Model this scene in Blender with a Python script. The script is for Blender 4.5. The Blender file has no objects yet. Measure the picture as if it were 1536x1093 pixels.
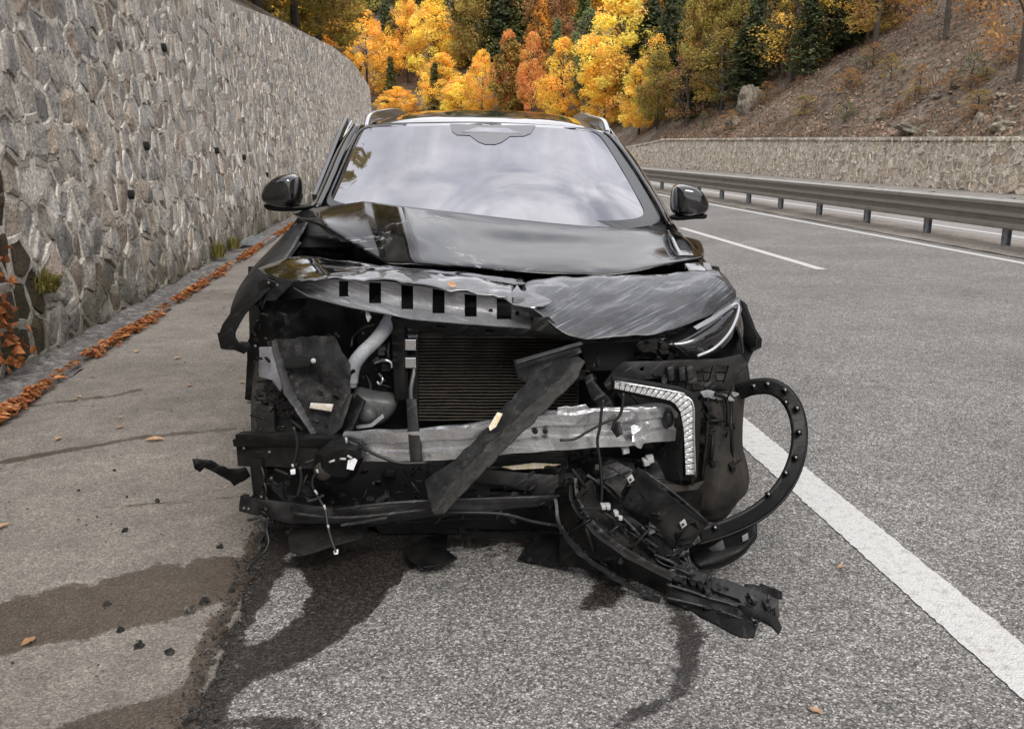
import bpy, bmesh, math, random
import numpy as np
from mathutils import Vector, Matrix, noise
from mathutils.geometry import delaunay_2d_cdt

random.seed(7); np.random.seed(7)
scene = bpy.context.scene
COL = scene.collection
rnd = random.uniform
# ------------------------------------------------------------------ camera
FPX, CAMH, PITCH = 1400.0, 1.42, math.radians(13.05)      # measured on the photograph (1536 x 1093)
cam_d = bpy.data.cameras.new('camera'); cam = bpy.data.objects.new('camera', cam_d); COL.objects.link(cam)
cam_d.sensor_width = 36; cam_d.lens = 36 * FPX / 1536; cam_d.clip_end = 3000; cam_d.clip_start = .05
cam.location = (0, 0, CAMH); cam.rotation_euler = (math.pi / 2 - PITCH, 0, 0)
scene.camera = cam
# ------------------------------------------------------------------ sky, sun, exposure
SUN_EL, SUN_AZ = math.radians(42), math.radians(164)       # behind the camera
w = bpy.data.worlds.new('World'); scene.world = w; w.use_nodes = True
nt = w.node_tree; nt.nodes.clear()
def wn(t, **k):
    n = nt.nodes.new(t)
    for a, b in k.items(): setattr(n, a, b)
    return n
out = wn('ShaderNodeOutputWorld'); bg = wn('ShaderNodeBackground'); bg.inputs['Strength'].default_value = .1
sky = wn('ShaderNodeTexSky', sky_type='NISHITA', sun_disc=False, sun_elevation=SUN_EL, sun_rotation=SUN_AZ)
tc = wn('ShaderNodeTexCoord')
mp = wn('ShaderNodeMapping'); mp.inputs['Scale'].default_value = (1.5, 1.5, 1.5)
n1 = wn('ShaderNodeTexNoise'); n1.inputs['Scale'].default_value = 2.2; n1.inputs['Detail'].default_value = 8; n1.inputs['Roughness'].default_value = .55; n1.inputs['Distortion'].default_value = .5
r1 = wn('ShaderNodeValToRGB'); r1.color_ramp.elements[0].position = .25; r1.color_ramp.elements[0].color = (.22, .22, .22, 1); r1.color_ramp.elements[1].position = .52; r1.color_ramp.elements[1].color = (.97, .97, .97, 1)
n2 = wn('ShaderNodeTexNoise'); n2.inputs['Scale'].default_value = 3.1; n2.inputs['Detail'].default_value = 7; n2.inputs['Distortion'].default_value = .8
r2 = wn('ShaderNodeValToRGB'); r2.color_ramp.elements[0].position = .35; r2.color_ramp.elements[0].color = (7.2, 7.3, 8.0, 1); r2.color_ramp.elements[1].position = .68; r2.color_ramp.elements[1].color = (12.6, 12.4, 12.5, 1)
mx = wn('ShaderNodeMixRGB')
L = nt.links.new
L(tc.outputs['Generated'], mp.inputs['Vector']); L(mp.outputs[0], n1.inputs['Vector']); L(mp.outputs[0], n2.inputs['Vector'])
L(n1.outputs['Fac'], r1.inputs[0]); L(n2.outputs['Fac'], r2.inputs[0])
L(r1.outputs[0], mx.inputs[0]); L(sky.outputs[0], mx.inputs[1]); L(r2.outputs[0], mx.inputs[2]); L(mx.outputs[0], bg.inputs[0]); L(bg.outputs[0], out.inputs[0])
sd = bpy.data.lights.new('sun', 'SUN'); sun = bpy.data.objects.new('sun', sd); COL.objects.link(sun)
sd.energy = 1.4; sd.angle = math.radians(20); sd.color = (1, .95, .88)
sdir = Vector((math.sin(SUN_AZ) * math.cos(SUN_EL), math.cos(SUN_AZ) * math.cos(SUN_EL), math.sin(SUN_EL)))
sun.rotation_euler = sdir.to_track_quat('Z', 'Y').to_euler(); sun.location = (0, 0, 40)
vs = scene.view_settings; vs.view_transform = 'Standard'; vs.look = 'None'; vs.exposure = 0.68; vs.gamma = 1; vs.use_curve_mapping = False

# ------------------------------------------------------------------ helpers
def ray(px, py):
    u = (px - 768) / FPX; v = (py - 546.5) / FPX
    return u, math.cos(PITCH) - v * math.sin(PITCH), -math.sin(PITCH) - v * math.cos(PITCH)
def C(px, py, Y):                       # point measured in the photo at a given real distance
    r = ray(px, py); t = Y / r[1]
    if CAMH + r[2] * t < .006 and Y < 9: t = (.006 - CAMH) / r[2]; Y = r[1] * t      # rests on the road
    return Vector((r[0] * t, Y, CAMH + r[2] * t))
def G(px, py, z=0):
    r = ray(px, py); t = (z - CAMH) / r[2]
    return Vector((r[0] * t, r[1] * t, z))
def proj(x, y, z):                      # numpy: world -> photo pixel (used to lay out measured stains)
    zc = y * math.cos(PITCH) + (CAMH - z) * math.sin(PITCH)
    yc = -y * math.sin(PITCH) + (CAMH - z) * math.cos(PITCH)
    return 768 + FPX * x / zc, 546.5 + FPX * yc / zc
RA = math.radians(6.0); SA, CA = math.sin(RA), math.cos(RA)
BEND, BR = 72.0, 75.0
def R(s, t, z=0):                       # road frame (s along, t to the right) -> world; bends left past BEND
    if s > BEND:
        ph = (s - BEND) / BR; s2 = BEND + (BR + t) * math.sin(ph); t2 = -BR + (BR + t) * math.cos(ph)
    else: s2, t2 = s, t
    return Vector((-s2 * SA + t2 * CA, s2 * CA + t2 * SA, z))
def lateral(x, y):                      # world -> (s, t)
    s = -x * SA + y * CA; t = x * CA + y * SA
    if s > BEND:
        r = math.hypot(s - BEND, t + BR); return BEND + BR * math.atan2(s - BEND, t + BR), r - BR
    return s, t
def lerp(a, b, k): return a + (b - a) * k
def interp(x, xs, ys): return float(np.interp(x, xs, ys))

def meshobj(name, verts, faces, mat, parent=None, smooth=False, attrs=None):
    me = bpy.data.meshes.new(name)
    me.from_pydata([tuple(v) for v in verts], [], [tuple(f) for f in faces])
    if smooth: me.polygons.foreach_set('use_smooth', [True] * len(me.polygons))
    for an, vals in (attrs or {}).items():
        vals = np.asarray(vals, dtype=np.float32)
        if vals.ndim == 1:
            at = me.attributes.new(an, 'FLOAT', 'POINT'); at.data.foreach_set('value', vals)
        else:
            at = me.attributes.new(an, 'FLOAT_COLOR', 'POINT'); at.data.foreach_set('color', np.c_[vals, np.ones(len(vals))].astype(np.float32).ravel())
    o = bpy.data.objects.new(name, me); COL.objects.link(o)
    if mat: me.materials.append(mat)
    if parent: attach(o, parent)
    return o
def attach(o, parent):
    o.parent = parent
    if parent.type == 'EMPTY': o.matrix_parent_inverse = Matrix.Translation(-parent.location)
def empty(name, loc, label, cat, group=None):
    o = bpy.data.objects.new(name, None); COL.objects.link(o); o.location = loc; o.empty_display_size = .2
    return tag(o, label, cat, group)
def tag(o, label=None, cat=None, group=None, kind=None):
    if label: o['label'] = label
    if cat: o['category'] = cat
    if group: o['group'] = group
    if kind: o['kind'] = kind
    return o
def struct(o, label=None): o['kind'] = 'structure'; return tag(o, label)

class MB:
    def __init__(s): s.v = []; s.f = []; s.a = []
    def add(s, vs, fs, tone=None):
        k = len(s.v); s.v += list(vs); s.f += [tuple(i + k for i in f) for f in fs]
        if tone is not None: s.a += [tone] * len(vs)
    def box(s, c, size, M=None):
        x, y, z = size[0] / 2, size[1] / 2, size[2] / 2
        vs = [Vector((i * x, j * y, k * z)) for i in (-1, 1) for j in (-1, 1) for k in (-1, 1)]
        if M: vs = [M @ q for q in vs]
        s.add([q + Vector(c) for q in vs], [(0, 1, 3, 2), (4, 6, 7, 5), (0, 4, 5, 1), (2, 3, 7, 6), (0, 2, 6, 4), (1, 5, 7, 3)])
    def build(s, name, mat, parent=None, smooth=False):
        return meshobj(name, s.v, s.f, mat, parent, smooth, {'tone': s.a} if s.a and len(s.a) == len(s.v) else None)

def mods(o, bevel=0, solid=0, sub=0, off=1):
    if solid: m = o.modifiers.new('s', 'SOLIDIFY'); m.thickness = solid; m.offset = off
    if bevel: m = o.modifiers.new('b', 'BEVEL'); m.width = bevel; m.segments = 2; m.limit_method = 'ANGLE'; m.angle_limit = .6
    if sub: m = o.modifiers.new('u', 'SUBSURF'); m.levels = sub; m.render_levels = sub
    return o
def cr(P, n):                            # Catmull-Rom along axis 0 of an array of points
    P = np.asarray(P, float); m = len(P); out = []
    E = np.concatenate([[2 * P[0] - P[1]], P, [2 * P[-1] - P[-2]]])
    for i in range(m - 1):
        a, b, c, d = E[i:i + 4]
        for k in range(n):
            t = k / n
            out.append(.5 * (2 * b + (c - a) * t + (2 * a - 5 * b + 4 * c - d) * t * t + (3 * b - a - 3 * c + d) * t ** 3))
    out.append(P[-1]); return np.array(out)
def nz(p, sc, oct=3): return noise.fractal(Vector(p) * sc, 1.0, 2.0, oct)
def patch(name, rows, mat, parent, n=(6, 6), th=.004, amp=0, asc=6, smooth=True, bevel=0):
    A = np.array([[tuple(q) for q in r] for r in rows])
    A = cr(A, n[0]); A = np.swapaxes(cr(np.swapaxes(A, 0, 1), n[1]), 0, 1)
    r, c = A.shape[:2]; V = A.reshape(-1, 3)
    if amp:
        V = np.array([q + np.array([0, .6, .8]) * amp * nz(q, asc) for q in V])
    F = [(i * c + j, i * c + j + 1, (i + 1) * c + j + 1, (i + 1) * c + j) for i in range(r - 1) for j in range(c - 1)]
    o = meshobj(name, V, F, mat, parent, smooth)
    return mods(o, solid=th, off=-1, bevel=bevel) if th else o
def frames(path):
    P = [Vector(p) for p in path]; T = []
    for i in range(len(P)):
        T.append((P[min(i + 1, len(P) - 1)] - P[max(i - 1, 0)]).normalized())
    return P, T
def tube(name, pts, r, mat, parent, seg=8, n=5, rs=None, smooth=True, cap=True):
    Q = [Vector(q) for q in cr(pts, n)] if n > 1 and len(pts) > 2 else [Vector(p) for p in pts]
    P, T = frames(Q); vs, fs = [], []
    N = T[0].orthogonal().normalized()
    for i, (p, t) in enumerate(zip(P, T)):
        N = (N - t * N.dot(t)).normalized(); B = t.cross(N)
        k = i / max(1, len(P) - 1)
        rr = r if rs is None else float(np.interp(k, np.linspace(0, 1, len(rs)), rs))
        for j in range(seg):
            a = 2 * math.pi * j / seg; vs.append(p + (N * math.cos(a) + B * math.sin(a)) * rr)
    for i in range(len(P) - 1):
        for j in range(seg):
            a = i * seg + j; b = i * seg + (j + 1) % seg; fs.append((a, b, b + seg, a + seg))
    if cap: fs.append(tuple(range(seg))[::-1]); fs.append(tuple(len(vs) - seg + j for j in range(seg)))
    return meshobj(name, vs, fs, mat, parent, smooth)
def sweep(name, pts, prof, mat, parent, ref=(0, 0, 1), n=6, amp=0, asc=10, smooth=False, bevel=0, scl=None):
    Q = [Vector(q) for q in cr(pts, n)] if n > 1 and len(pts) > 2 else [Vector(p) for p in pts]
    if len(pts) == 2 and n > 1: Q = [Vector(pts[0]).lerp(Vector(pts[1]), k / n) for k in range(n + 1)]
    P, T = frames(Q); vs, fs = [], []; m = len(prof)
    for i, (p, t) in enumerate(zip(P, T)):
        Rf = Vector(ref); N = (Rf - t * Rf.dot(t)).normalized(); B = t.cross(N)
        k = 1 if scl is None else float(np.interp(i / (len(P) - 1), np.linspace(0, 1, len(scl)), scl))
        for (a, b) in prof:
            q = p + N * a * k + B * b * k
            if amp: q = q + noise.noise_vector(q * asc) * amp
            vs.append(q)
    for i in range(len(P) - 1):
        for j in range(m):
            a = i * m + j; b = i * m + (j + 1) % m; fs.append((a, b, b + m, a + m))
    fs.append(tuple(range(m))[::-1]); fs.append(tuple(len(vs) - m + j for j in range(m)))
    return mods(meshobj(name, vs, fs, mat, parent, smooth), bevel=bevel)
def inpoly(x, y, poly):
    x = np.asarray(x); y = np.asarray(y); ins = np.zeros(x.shape, bool); n = len(poly)
    for i in range(n):
        x1, y1 = poly[i][:2]; x2, y2 = poly[(i + 1) % n][:2]
        c = ((y1 > y) != (y2 > y)) & (x < (x2 - x1) * (y - y1) / ((y2 - y1) or 1e-9) + x1); ins ^= c
    return ins
def polydist(x, y, poly):
    d = np.full(np.shape(x), 1e9); n = len(poly)
    for i in range(n):
        x1, y1 = poly[i][:2]; x2, y2 = poly[(i + 1) % n][:2]
        dx, dy = x2 - x1, y2 - y1; k = np.clip(((x - x1) * dx + (y - y1) * dy) / (dx * dx + dy * dy + 1e-9), 0, 1)
        d = np.minimum(d, np.hypot(x - x1 - k * dx, y - y1 - k * dy))
    return d
def plate(name, pts, mat, parent, Y=3.0, th=.006, step=11, amp=.012, asc=9, rag=0, bevel=.0015, smooth=False, holes=()):
    """sheet of torn plastic or steel: outline (px, py[, Y]) measured in the photo, real depth per corner, crumpled, with thickness"""
    ctrl = [(p[0], p[1], p[2] if len(p) > 2 else Y) for p in pts]
    loops = [ctrl] + [[(p[0], p[1], None) for p in h] for h in holes]
    V2, E = [], []
    for li, lp in enumerate(loops):
        k0 = len(V2); n = len(lp)
        for i in range(n):
            a, b = lp[i], lp[(i + 1) % n]; d = math.hypot(b[0] - a[0], b[1] - a[1]); m = max(1, int(d / step))
            for j in range(m):
                k = j / m; q = [a[0] + (b[0] - a[0]) * k, a[1] + (b[1] - a[1]) * k]
                if rag and li == 0 : q[0] += rnd(-rag, rag); q[1] += rnd(-rag, rag)
                V2.append(q)
        E += [(k0 + i, k0 + (i + 1) % (len(V2) - k0)) for i in range(len(V2) - k0)]
    nb = len(V2)
    xs = [p[0] for p in ctrl]; ys = [p[1] for p in ctrl]
    gx, gy = np.meshgrid(np.arange(min(xs), max(xs), step), np.arange(min(ys), max(ys), step))
    gx = gx.ravel() + np.random.uniform(-.3, .3, gx.size) * step; gy = gy.ravel() + np.random.uniform(-.3, .3, gy.size) * step
    ok = inpoly(gx, gy, ctrl) & (polydist(gx, gy, ctrl) > step * .5)
    for h in holes: ok &= ~inpoly(gx, gy, h) & (polydist(gx, gy, h) > step * .5)
    V2 += [[a, b] for a, b in zip(gx[ok], gy[ok])]
    res = delaunay_2d_cdt([Vector(q) for q in V2], E, [], 1 if not holes else 2, 1e-4)
    vv, ff = res[0], res[2]
    cx_ = np.array(xs); cy_ = np.array(ys); cY = np.array([p[2] for p in ctrl]); W = []
    x0, y0, sc_ = cx_.mean(), cy_.mean(), max(np.ptp(cx_), np.ptp(cy_), 1) / 2      # smooth quadric through the measured depths
    def basis(x, y):
        x = (x - x0) / sc_; y = (y - y0) / sc_; o_ = np.ones_like(x)
        return np.stack([o_, x, y, x * x, x * y, y * y] if len(ctrl) >= 7 else [o_, x, y], -1)
    Bm = basis(cx_, cy_); reg = np.diag([0, 1e-3, 1e-3] + [.15] * (Bm.shape[1] - 3)); coef = np.linalg.solve(Bm.T @ Bm + reg, Bm.T @ cY)
    for q in vv:
        Yv = float(basis(np.array(q.x), np.array(q.y)) @ coef)
        p = C(q.x, q.y, Yv)
        if amp: p = C(q.x, q.y, Yv + amp * nz(p, asc))
        W.append(p)
    if holes:
        cen = [(sum(vv[i].x for i in f) / len(f), sum(vv[i].y for i in f) / len(f)) for f in ff]
        keep = [bool(inpoly(np.array([c[0]]), np.array([c[1]]), ctrl)[0]) and not any(inpoly(np.array([c[0]]), np.array([c[1]]), h)[0] for h in holes) for c in cen]
        ff = [f for f, k in zip(ff, keep) if k]
    ff2 = []
    for f in ff:                                   # face the camera side (-Y)
        a, b, c = W[f[0]], W[f[1]], W[f[2]]
        nn = (b - a).cross(c - a); ff2.append(f if nn.dot(Vector((0, 0, CAMH)) - a) > 0 else tuple(reversed(f)))
    o = meshobj(name, W, ff2, mat, parent, smooth)
    o.data.polygons.foreach_set('use_smooth', [True] * len(o.data.polygons))
    mods(o, solid=th, off=-1)
    if bevel: mods(o, bevel=bevel)
    m = o.modifiers.new('e', 'EDGE_SPLIT'); m.split_angle = .9
    return o
def shell(name, outline, Y, layers, mat, parent, sub=2, tilt=0):
    """closed lump: an outline measured in the photo at distance Y, lofted in depth; layers = (dY, scale, dpx, dpy)"""
    n = len(outline); cx0 = sum(p[0] for p in outline) / n; cy0 = sum(p[1] for p in outline) / n
    vs, fs = [], []
    for ly in layers:
        dy, sc = ly[0], ly[1]; ox = ly[2] if len(ly) > 2 else 0; oy = ly[3] if len(ly) > 3 else 0
        for (a, b) in outline:
            p = C(cx0 + (a - cx0) * sc + ox, cy0 + (b - cy0) * sc + oy, Y); p.y += dy + tilt * (a - cx0) / 100; vs.append(p)
    m = len(layers)
    for i in range(m - 1):
        for j in range(n):
            a = i * n + j; b = i * n + (j + 1) % n; fs.append((a, b, b + n, a + n))
    fs.append(tuple(range(n))[::-1]); fs.append(tuple((m - 1) * n + j for j in range(n)))
    bm = bmesh.new(); me = bpy.data.meshes.new(name)
    for q in vs: bm.verts.new(q)
    bm.verts.ensure_lookup_table()
    for f in fs: bm.faces.new([bm.verts[i] for i in f])
    bmesh.ops.recalc_face_normals(bm, faces=bm.faces)
    for f in bm.faces: f.smooth = sub > 0
    bm.to_mesh(me); bm.free(); me.materials.append(mat)
    o = bpy.data.objects.new(name, me); COL.objects.link(o); attach(o, parent)
    if sub: mods(o, sub=sub)
    else: mods(o, bevel=.002)
    return o

# ------------------------------------------------------------------ materials
M = {}
def nodes(name):
    m = bpy.data.materials.new(name); m.use_nodes = True; M[name] = m
    t = m.node_tree; b = t.nodes['Principled BSDF']; return m, t, b
def ramp(t, fac, stops):
    r = t.nodes.new('ShaderNodeValToRGB'); e = r.color_ramp.elements
    while len(e) > len(stops): e.remove(e[-1])
    while len(e) < len(stops): e.new(.5)
    for k, (p, c) in enumerate(stops):
        e[k].position = p; e[k].color = (*(c if isinstance(c, (tuple, list)) else (c, c, c)), 1)
    t.links.new(fac, r.inputs[0]); return r.outputs[0]
def tex(t, kind, scale, vec=None, **k):
    n = t.nodes.new('ShaderNodeTex' + kind)
    n.inputs['Scale'].default_value = scale
    for a, b in k.items():
        if a in n.inputs.keys(): n.inputs[a].default_value = b
        else: setattr(n, a, b)
    if vec is None:
        c = t.nodes.new('ShaderNodeTexCoord'); vec = c.outputs['Object']
    t.links.new(vec, n.inputs['Vector']); return n
def mapping(t, scale=(1, 1, 1), rot=(0, 0, 0), src='Object'):
    c = t.nodes.new('ShaderNodeTexCoord'); m = t.nodes.new('ShaderNodeMapping')
    m.inputs['Scale'].default_value = scale; m.inputs['Rotation'].default_value = rot
    if any(rot):                                      # turn first, then stretch
        m.inputs['Scale'].default_value = (1, 1, 1); m2 = t.nodes.new('ShaderNodeMapping'); m2.inputs['Scale'].default_value = scale
        t.links.new(c.outputs[src], m.inputs['Vector']); t.links.new(m.outputs[0], m2.inputs['Vector']); return m2.outputs[0]
    t.links.new(c.outputs[src], m.inputs['Vector']); return m.outputs[0]
def mix(t, f, a, b, bt='MIX'):
    n = t.nodes.new('ShaderNodeMixRGB'); n.blend_type = bt
    for i, q in enumerate((f, a, b)):
        if isinstance(q, (int, float)): n.inputs[i].default_value = q if i == 0 else (q, q, q, 1)
        elif isinstance(q, tuple): n.inputs[i].default_value = (*q, 1)
        else: t.links.new(q, n.inputs[i])
    return n.outputs[0]
def attr(t, nm, out='Fac'):
    n = t.nodes.new('ShaderNodeAttribute'); n.attribute_name = nm; return n.outputs[out]
def bump(t, b, h, dist, strength=1):
    n = t.nodes.new('ShaderNodeBump'); n.inputs['Distance'].default_value = dist; n.inputs['Strength'].default_value = strength
    t.links.new(h, n.inputs['Height']); t.links.new(n.outputs[0], b.inputs['Normal'])
def pm(name, col, rough=.5, metal=0, dirt=None, streak=None, bmp=None, coat=0, spec=.5):
    """painted / moulded surface with dust, scratches and grain"""
    m, t, b = nodes(name); b.inputs['Metallic'].default_value = metal; b.inputs['Roughness'].default_value = rough
    b.inputs['Coat Weight'].default_value = coat; b.inputs['Coat Roughness'].default_value = .04; b.inputs['Specular IOR Level'].default_value = spec
    c = mix(t, .5, col, col); r = None
    if streak:                                        # (colour, density 0..1, scale xyz, rotation, roughness)
        sc, dens, scl, rot, sr = streak
        nn = tex(t, 'Noise', 1, mapping(t, scl, rot), Detail=5, Roughness=.7)
        big = tex(t, 'Noise', 5, Detail=3)
        f1 = ramp(t, nn.outputs['Fac'], [(.62 - .2 * dens, 0), (.72 - .16 * dens, 1)])
        f2 = ramp(t, big.outputs['Fac'], [(.5 - .3 * dens, 0), (.62 - .2 * dens, 1)])
        f = mix(t, 1, f1, f2, 'MULTIPLY'); c = mix(t, f, c, sc); r = mix(t, f, rough, sr)
    if dirt:                                          # (colour, amount, scale)
        dc, am, ds = dirt
        nn = tex(t, 'Noise', ds, Detail=8, Roughness=.65)
        f = ramp(t, nn.outputs['Fac'], [(.55 - .35 * am, 0), (.75 - .25 * am, min(1, .35 + am))])
        c = mix(t, f, c, dc); r = mix(t, f, r if r is not None else rough, .85)
    gr = tex(t, 'Noise', 130, Detail=3, Roughness=.7); c = mix(t, 1, c, ramp(t, gr.outputs['Fac'], [(.3, .84), (.7, 1.14)]), 'MULTIPLY')
    t.links.new(c, b.inputs['Base Color'])
    if r is not None: t.links.new(r, b.inputs['Roughness'])
    if bmp:
        nn = tex(t, 'Noise', bmp[0], Detail=6); bump(t, b, nn.outputs['Fac'], bmp[1])
    return m
DUST = (.065, .056, .047)
pm('paint', (.005, .005, .006), .1, dirt=((.025, .023, .02), .08, 14), coat=1, bmp=(1.6, .003))
pm('paint_dull', (.006, .006, .0065), .38, dirt=((.02, .018, .015), .15, 9), spec=.3)
pm('paint_scratched', (.022, .023, .027), .26, streak=((.26, .27, .3), .42, (3.5, 7, 230), (0, .36, 0), .4), coat=.6, dirt=((.07, .074, .082), .3, 5), bmp=(5, .01))
pm('paint_lip', (.13, .13, .138), .2, streak=((.4, .4, .42), .25, (4, 20, 90), (0, .15, 0), .35), coat=.8, bmp=(6, .004))
pm('plastic', (.0045, .0045, .0048), .42, dirt=((.014, .013, .011), .3, 9), streak=((.035, .035, .037), .25, (9, 9, 60), (0, .7, .4), .55), bmp=(60, .0012), spec=.22)
pm('plastic_grey', (.014, .014, .0145), .42, streak=((.1, .1, .105), .42, (8, 12, 70), (.1, .6, 0), .55), dirt=((.03, .027, .024), .3, 8), bmp=(40, .0015), spec=.4)
pm('slot_panel', (.17, .172, .18), .38, metal=.25, streak=((.36, .36, .37), .45, (5, 12, 110), (0, -.3, 0), .5), dirt=((.06, .058, .055), .25, 7), bmp=(25, .0015))
pm('plastic_dusty', (.009, .0088, .0085), .6, dirt=((.024, .021, .018), .4, 7), streak=((.04, .037, .033), .3, (30, 30, 30), (0, .5, 0), .7), bmp=(40, .003), spec=.3)
pm('plastic_mud', (.022, .02, .018), .75, dirt=((.055, .047, .037), .4, 6), streak=((.008, .008, .007), .45, (35, 35, 20), (0, .6, 0), .8), bmp=(30, .004), spec=.25)
pm('duct_mud', (.045, .042, .038), .75, dirt=((.01, .0095, .009), .4, 30), streak=((.08, .075, .067), .4, (20, 20, 20), (0, .7, 0), .8), bmp=(40, .004), spec=.3)
pm('mudgrey', (.016, .0155, .0155), .6, dirt=((.004, .004, .004), .6, 16), streak=((.085, .08, .073), .45, (18, 18, 30), (0, .9, 0), .75), bmp=(30, .008), spec=.35)
pm('lightgrey', (.27, .275, .3), .6, dirt=((.12, .11, .1), .35, 10))
pm('hose', (.36, .38, .41), .42, dirt=((.18, .17, .16), .3, 12), bmp=(9, .003))
pm('resin', (.1, .105, .105), .45, dirt=((.03, .028, .026), .4, 12), bmp=(14, .006))
pm('aluminium', (.62, .62, .63), .27, metal=.9, streak=((.9, .9, .91), .55, (1.2, 10, 80), (0, -.09, 0), .2), dirt=((.1, .097, .093), .27, 7), bmp=(9, .006))
pm('steel_dark', (.008, .008, .0085), .4, metal=.2, dirt=((.018, .016, .014), .35, 12), streak=((.05, .05, .05), .25, (8, 8, 50), (0, .1, 0), .5), bmp=(20, .002), spec=.35)
pm('fin', (.085, .078, .07), .5, metal=.6, dirt=((.11, .088, .06), .35, 30))
pm('fin_back', (.016, .014, .013), .8, dirt=((.05, .035, .02), .4, 9))
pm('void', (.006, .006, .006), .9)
pm('chrome', (.75, .76, .78), .2, metal=1, bmp=(20, .001))
pm('rail_silver', (.62, .63, .64), .22, metal=.9)
pm('rubber', (.016, .016, .016), .8, dirt=((.08, .07, .058), .4, 10), bmp=(70, .002))
pm('white_tag', (.85, .85, .87), .45)
pm('yellow_tag', (.6, .46, .2), .6, dirt=((.75, .73, .68), .5, 45))
pm('pale_tag', (.5, .42, .33), .6, dirt=((.75, .72, .68), .5, 40))
pm('wire', (.012, .012, .012), .5)
pm('screw', (.12, .12, .115), .4, metal=.5)
pm('clip_white', (.4, .4, .39), .5)
pm('galvanised', (.34, .325, .29), .4, metal=.4, dirt=((.22, .19, .15), .15, 3))
pm('post_steel', (.3, .33, .36), .5, metal=.4, dirt=((.1, .09, .08), .4, 12))
pm('frit', (.05, .051, .054), .2, spec=.6)
pm('housing', (.17, .17, .18), .3, spec=.6)
pm('bark', (.06, .048, .038), .9, dirt=((.1, .09, .075), .4, 14), bmp=(30, .02))
pm('wet_mud', (.05, .04, .03), .5, dirt=((.1, .08, .06), .4, 6), bmp=(30, .01))
# windscreen: solar-reflective coating, seen as a mirror of the cloudy sky over a dark cabin
m, t, b = nodes('glass')
b.inputs['Base Color'].default_value = (.02, .02, .024, 1); b.inputs['Roughness'].default_value = .03
gl = t.nodes.new('ShaderNodeBsdfGlossy'); gl.inputs['Roughness'].default_value = .015; gl.inputs['Color'].default_value = (.96, .95, 1, 1)
sm = tex(t, 'Noise', 3, mapping(t, (1.2, 1.2, .5), (0, .5, 0)), Detail=6); ms = t.nodes.new('ShaderNodeMixShader')
t.links.new(ramp(t, sm.outputs['Fac'], [(.3, .27), (.75, .42)]), ms.inputs[0])
t.links.new(b.outputs[0], ms.inputs[1]); t.links.new(gl.outputs[0], ms.inputs[2]); t.links.new(ms.outputs[0], t.nodes['Material Output'].inputs[0])
m, t, b = nodes('lens')
b.inputs['Base Color'].default_value = (.012, .012, .013, 1); b.inputs['Roughness'].default_value = .08; b.inputs['Coat Weight'].default_value = 1
m, t, b = nodes('led')
nn = tex(t, 'Voronoi', 90); t.links.new(ramp(t, nn.outputs['Distance'], [(.1, .85), (.6, .55)]), b.inputs['Base Color'])
b.inputs['Roughness'].default_value = .15; b.inputs['Metallic'].default_value = .1; b.inputs['Coat Weight'].default_value = 1; bump(t, b, nn.outputs['Distance'], .004)
m, t, b = nodes('light_strip')
b.inputs['Base Color'].default_value = (.45, .46, .5, 1); b.inputs['Roughness'].default_value = .2; b.inputs['Coat Weight'].default_value = 1

def aggregate(name, stops, scale, tint, wetcol, bumpd=.004, patchy=.25):
    """worn road surface: coloured stone grains in binder, broad patches, fluid stains from the 'stain' attribute"""
    m, t, b = nodes(name)
    v = tex(t, 'Voronoi', scale); v2 = tex(t, 'Voronoi', scale * .52)
    s1 = t.nodes.new('ShaderNodeSeparateColor'); t.links.new(v.outputs['Color'], s1.inputs[0])
    s2 = t.nodes.new('ShaderNodeSeparateColor'); t.links.new(v2.outputs['Color'], s2.inputs[0])
    c1 = ramp(t, s1.outputs[0], stops); c2 = ramp(t, s2.outputs[0], stops)
    c = mix(t, .3, c1, c2)
    c = mix(t, 1, c, tint, 'MULTIPLY')
    big = tex(t, 'Noise', .9, Detail=6, Roughness=.6); c = mix(t, 1, c, ramp(t, big.outputs['Fac'], [(.3, 1 - patchy), (.7, 1 + patchy * .4)]), 'MULTIPLY')
    fine = tex(t, 'Noise', 9, Detail=5); c = mix(t, 1, c, ramp(t, fine.outputs['Fac'], [(.3, .85), (.7, 1.08)]), 'MULTIPLY')
    sn = tex(t, 'Noise', 7, Detail=9, Roughness=.72)
    ad = t.nodes.new('ShaderNodeMath'); ad.operation = 'MULTIPLY_ADD'; t.links.new(sn.outputs['Fac'], ad.inputs[0]); ad.inputs[1].default_value = 2.1; ad.inputs[2].default_value = -1.05
    a2 = t.nodes.new('ShaderNodeMath'); a2.operation = 'ADD'; t.links.new(ad.outputs[0], a2.inputs[0]); t.links.new(attr(t, 'stain'), a2.inputs[1])
    sf = ramp(t, a2.outputs[0], [(.44, 0), (.52, .75), (.64, 1)])
    wet = mix(t, 1, c, wetcol, 'MULTIPLY'); c = mix(t, sf, c, wet)
    t.links.new(c, b.inputs['Base Color']); t.links.new(ramp(t, sf, [(0, .9), (1, .42)]), b.inputs['Roughness'])
    t.links.new(ramp(t, sf, [(0, .3), (1, .6)]), b.inputs['Specular IOR Level'])
    hh = mix(t, .5, v.outputs['Distance'], v2.outputs['Distance']); bump(t, b, hh, bumpd)
    return m
aggregate('asphalt', [(0, .05), (.3, .11), (.6, .2), (.85, .36), (1, .8)], 200, (.97, .93, .875), (.16, .14, .125), .003)
aggregate('concrete', [(0, .14), (.3, .22), (.7, .31), (1, .52)], 210, (.84, .755, .65), (.38, .32, .27), .003, .42)
aggregate('asphalt_far', [(0, .2), (.5, .28), (1, .42)], 100, (1, .95, .9), (.3, .3, .3), .004, .15)
aggregate('verge', [(0, .16), (.5, .27), (1, .4)], 60, (1, .9, .78), (.3, .3, .3), .01, .4)
m, t, b = nodes('road_paint')
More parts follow.
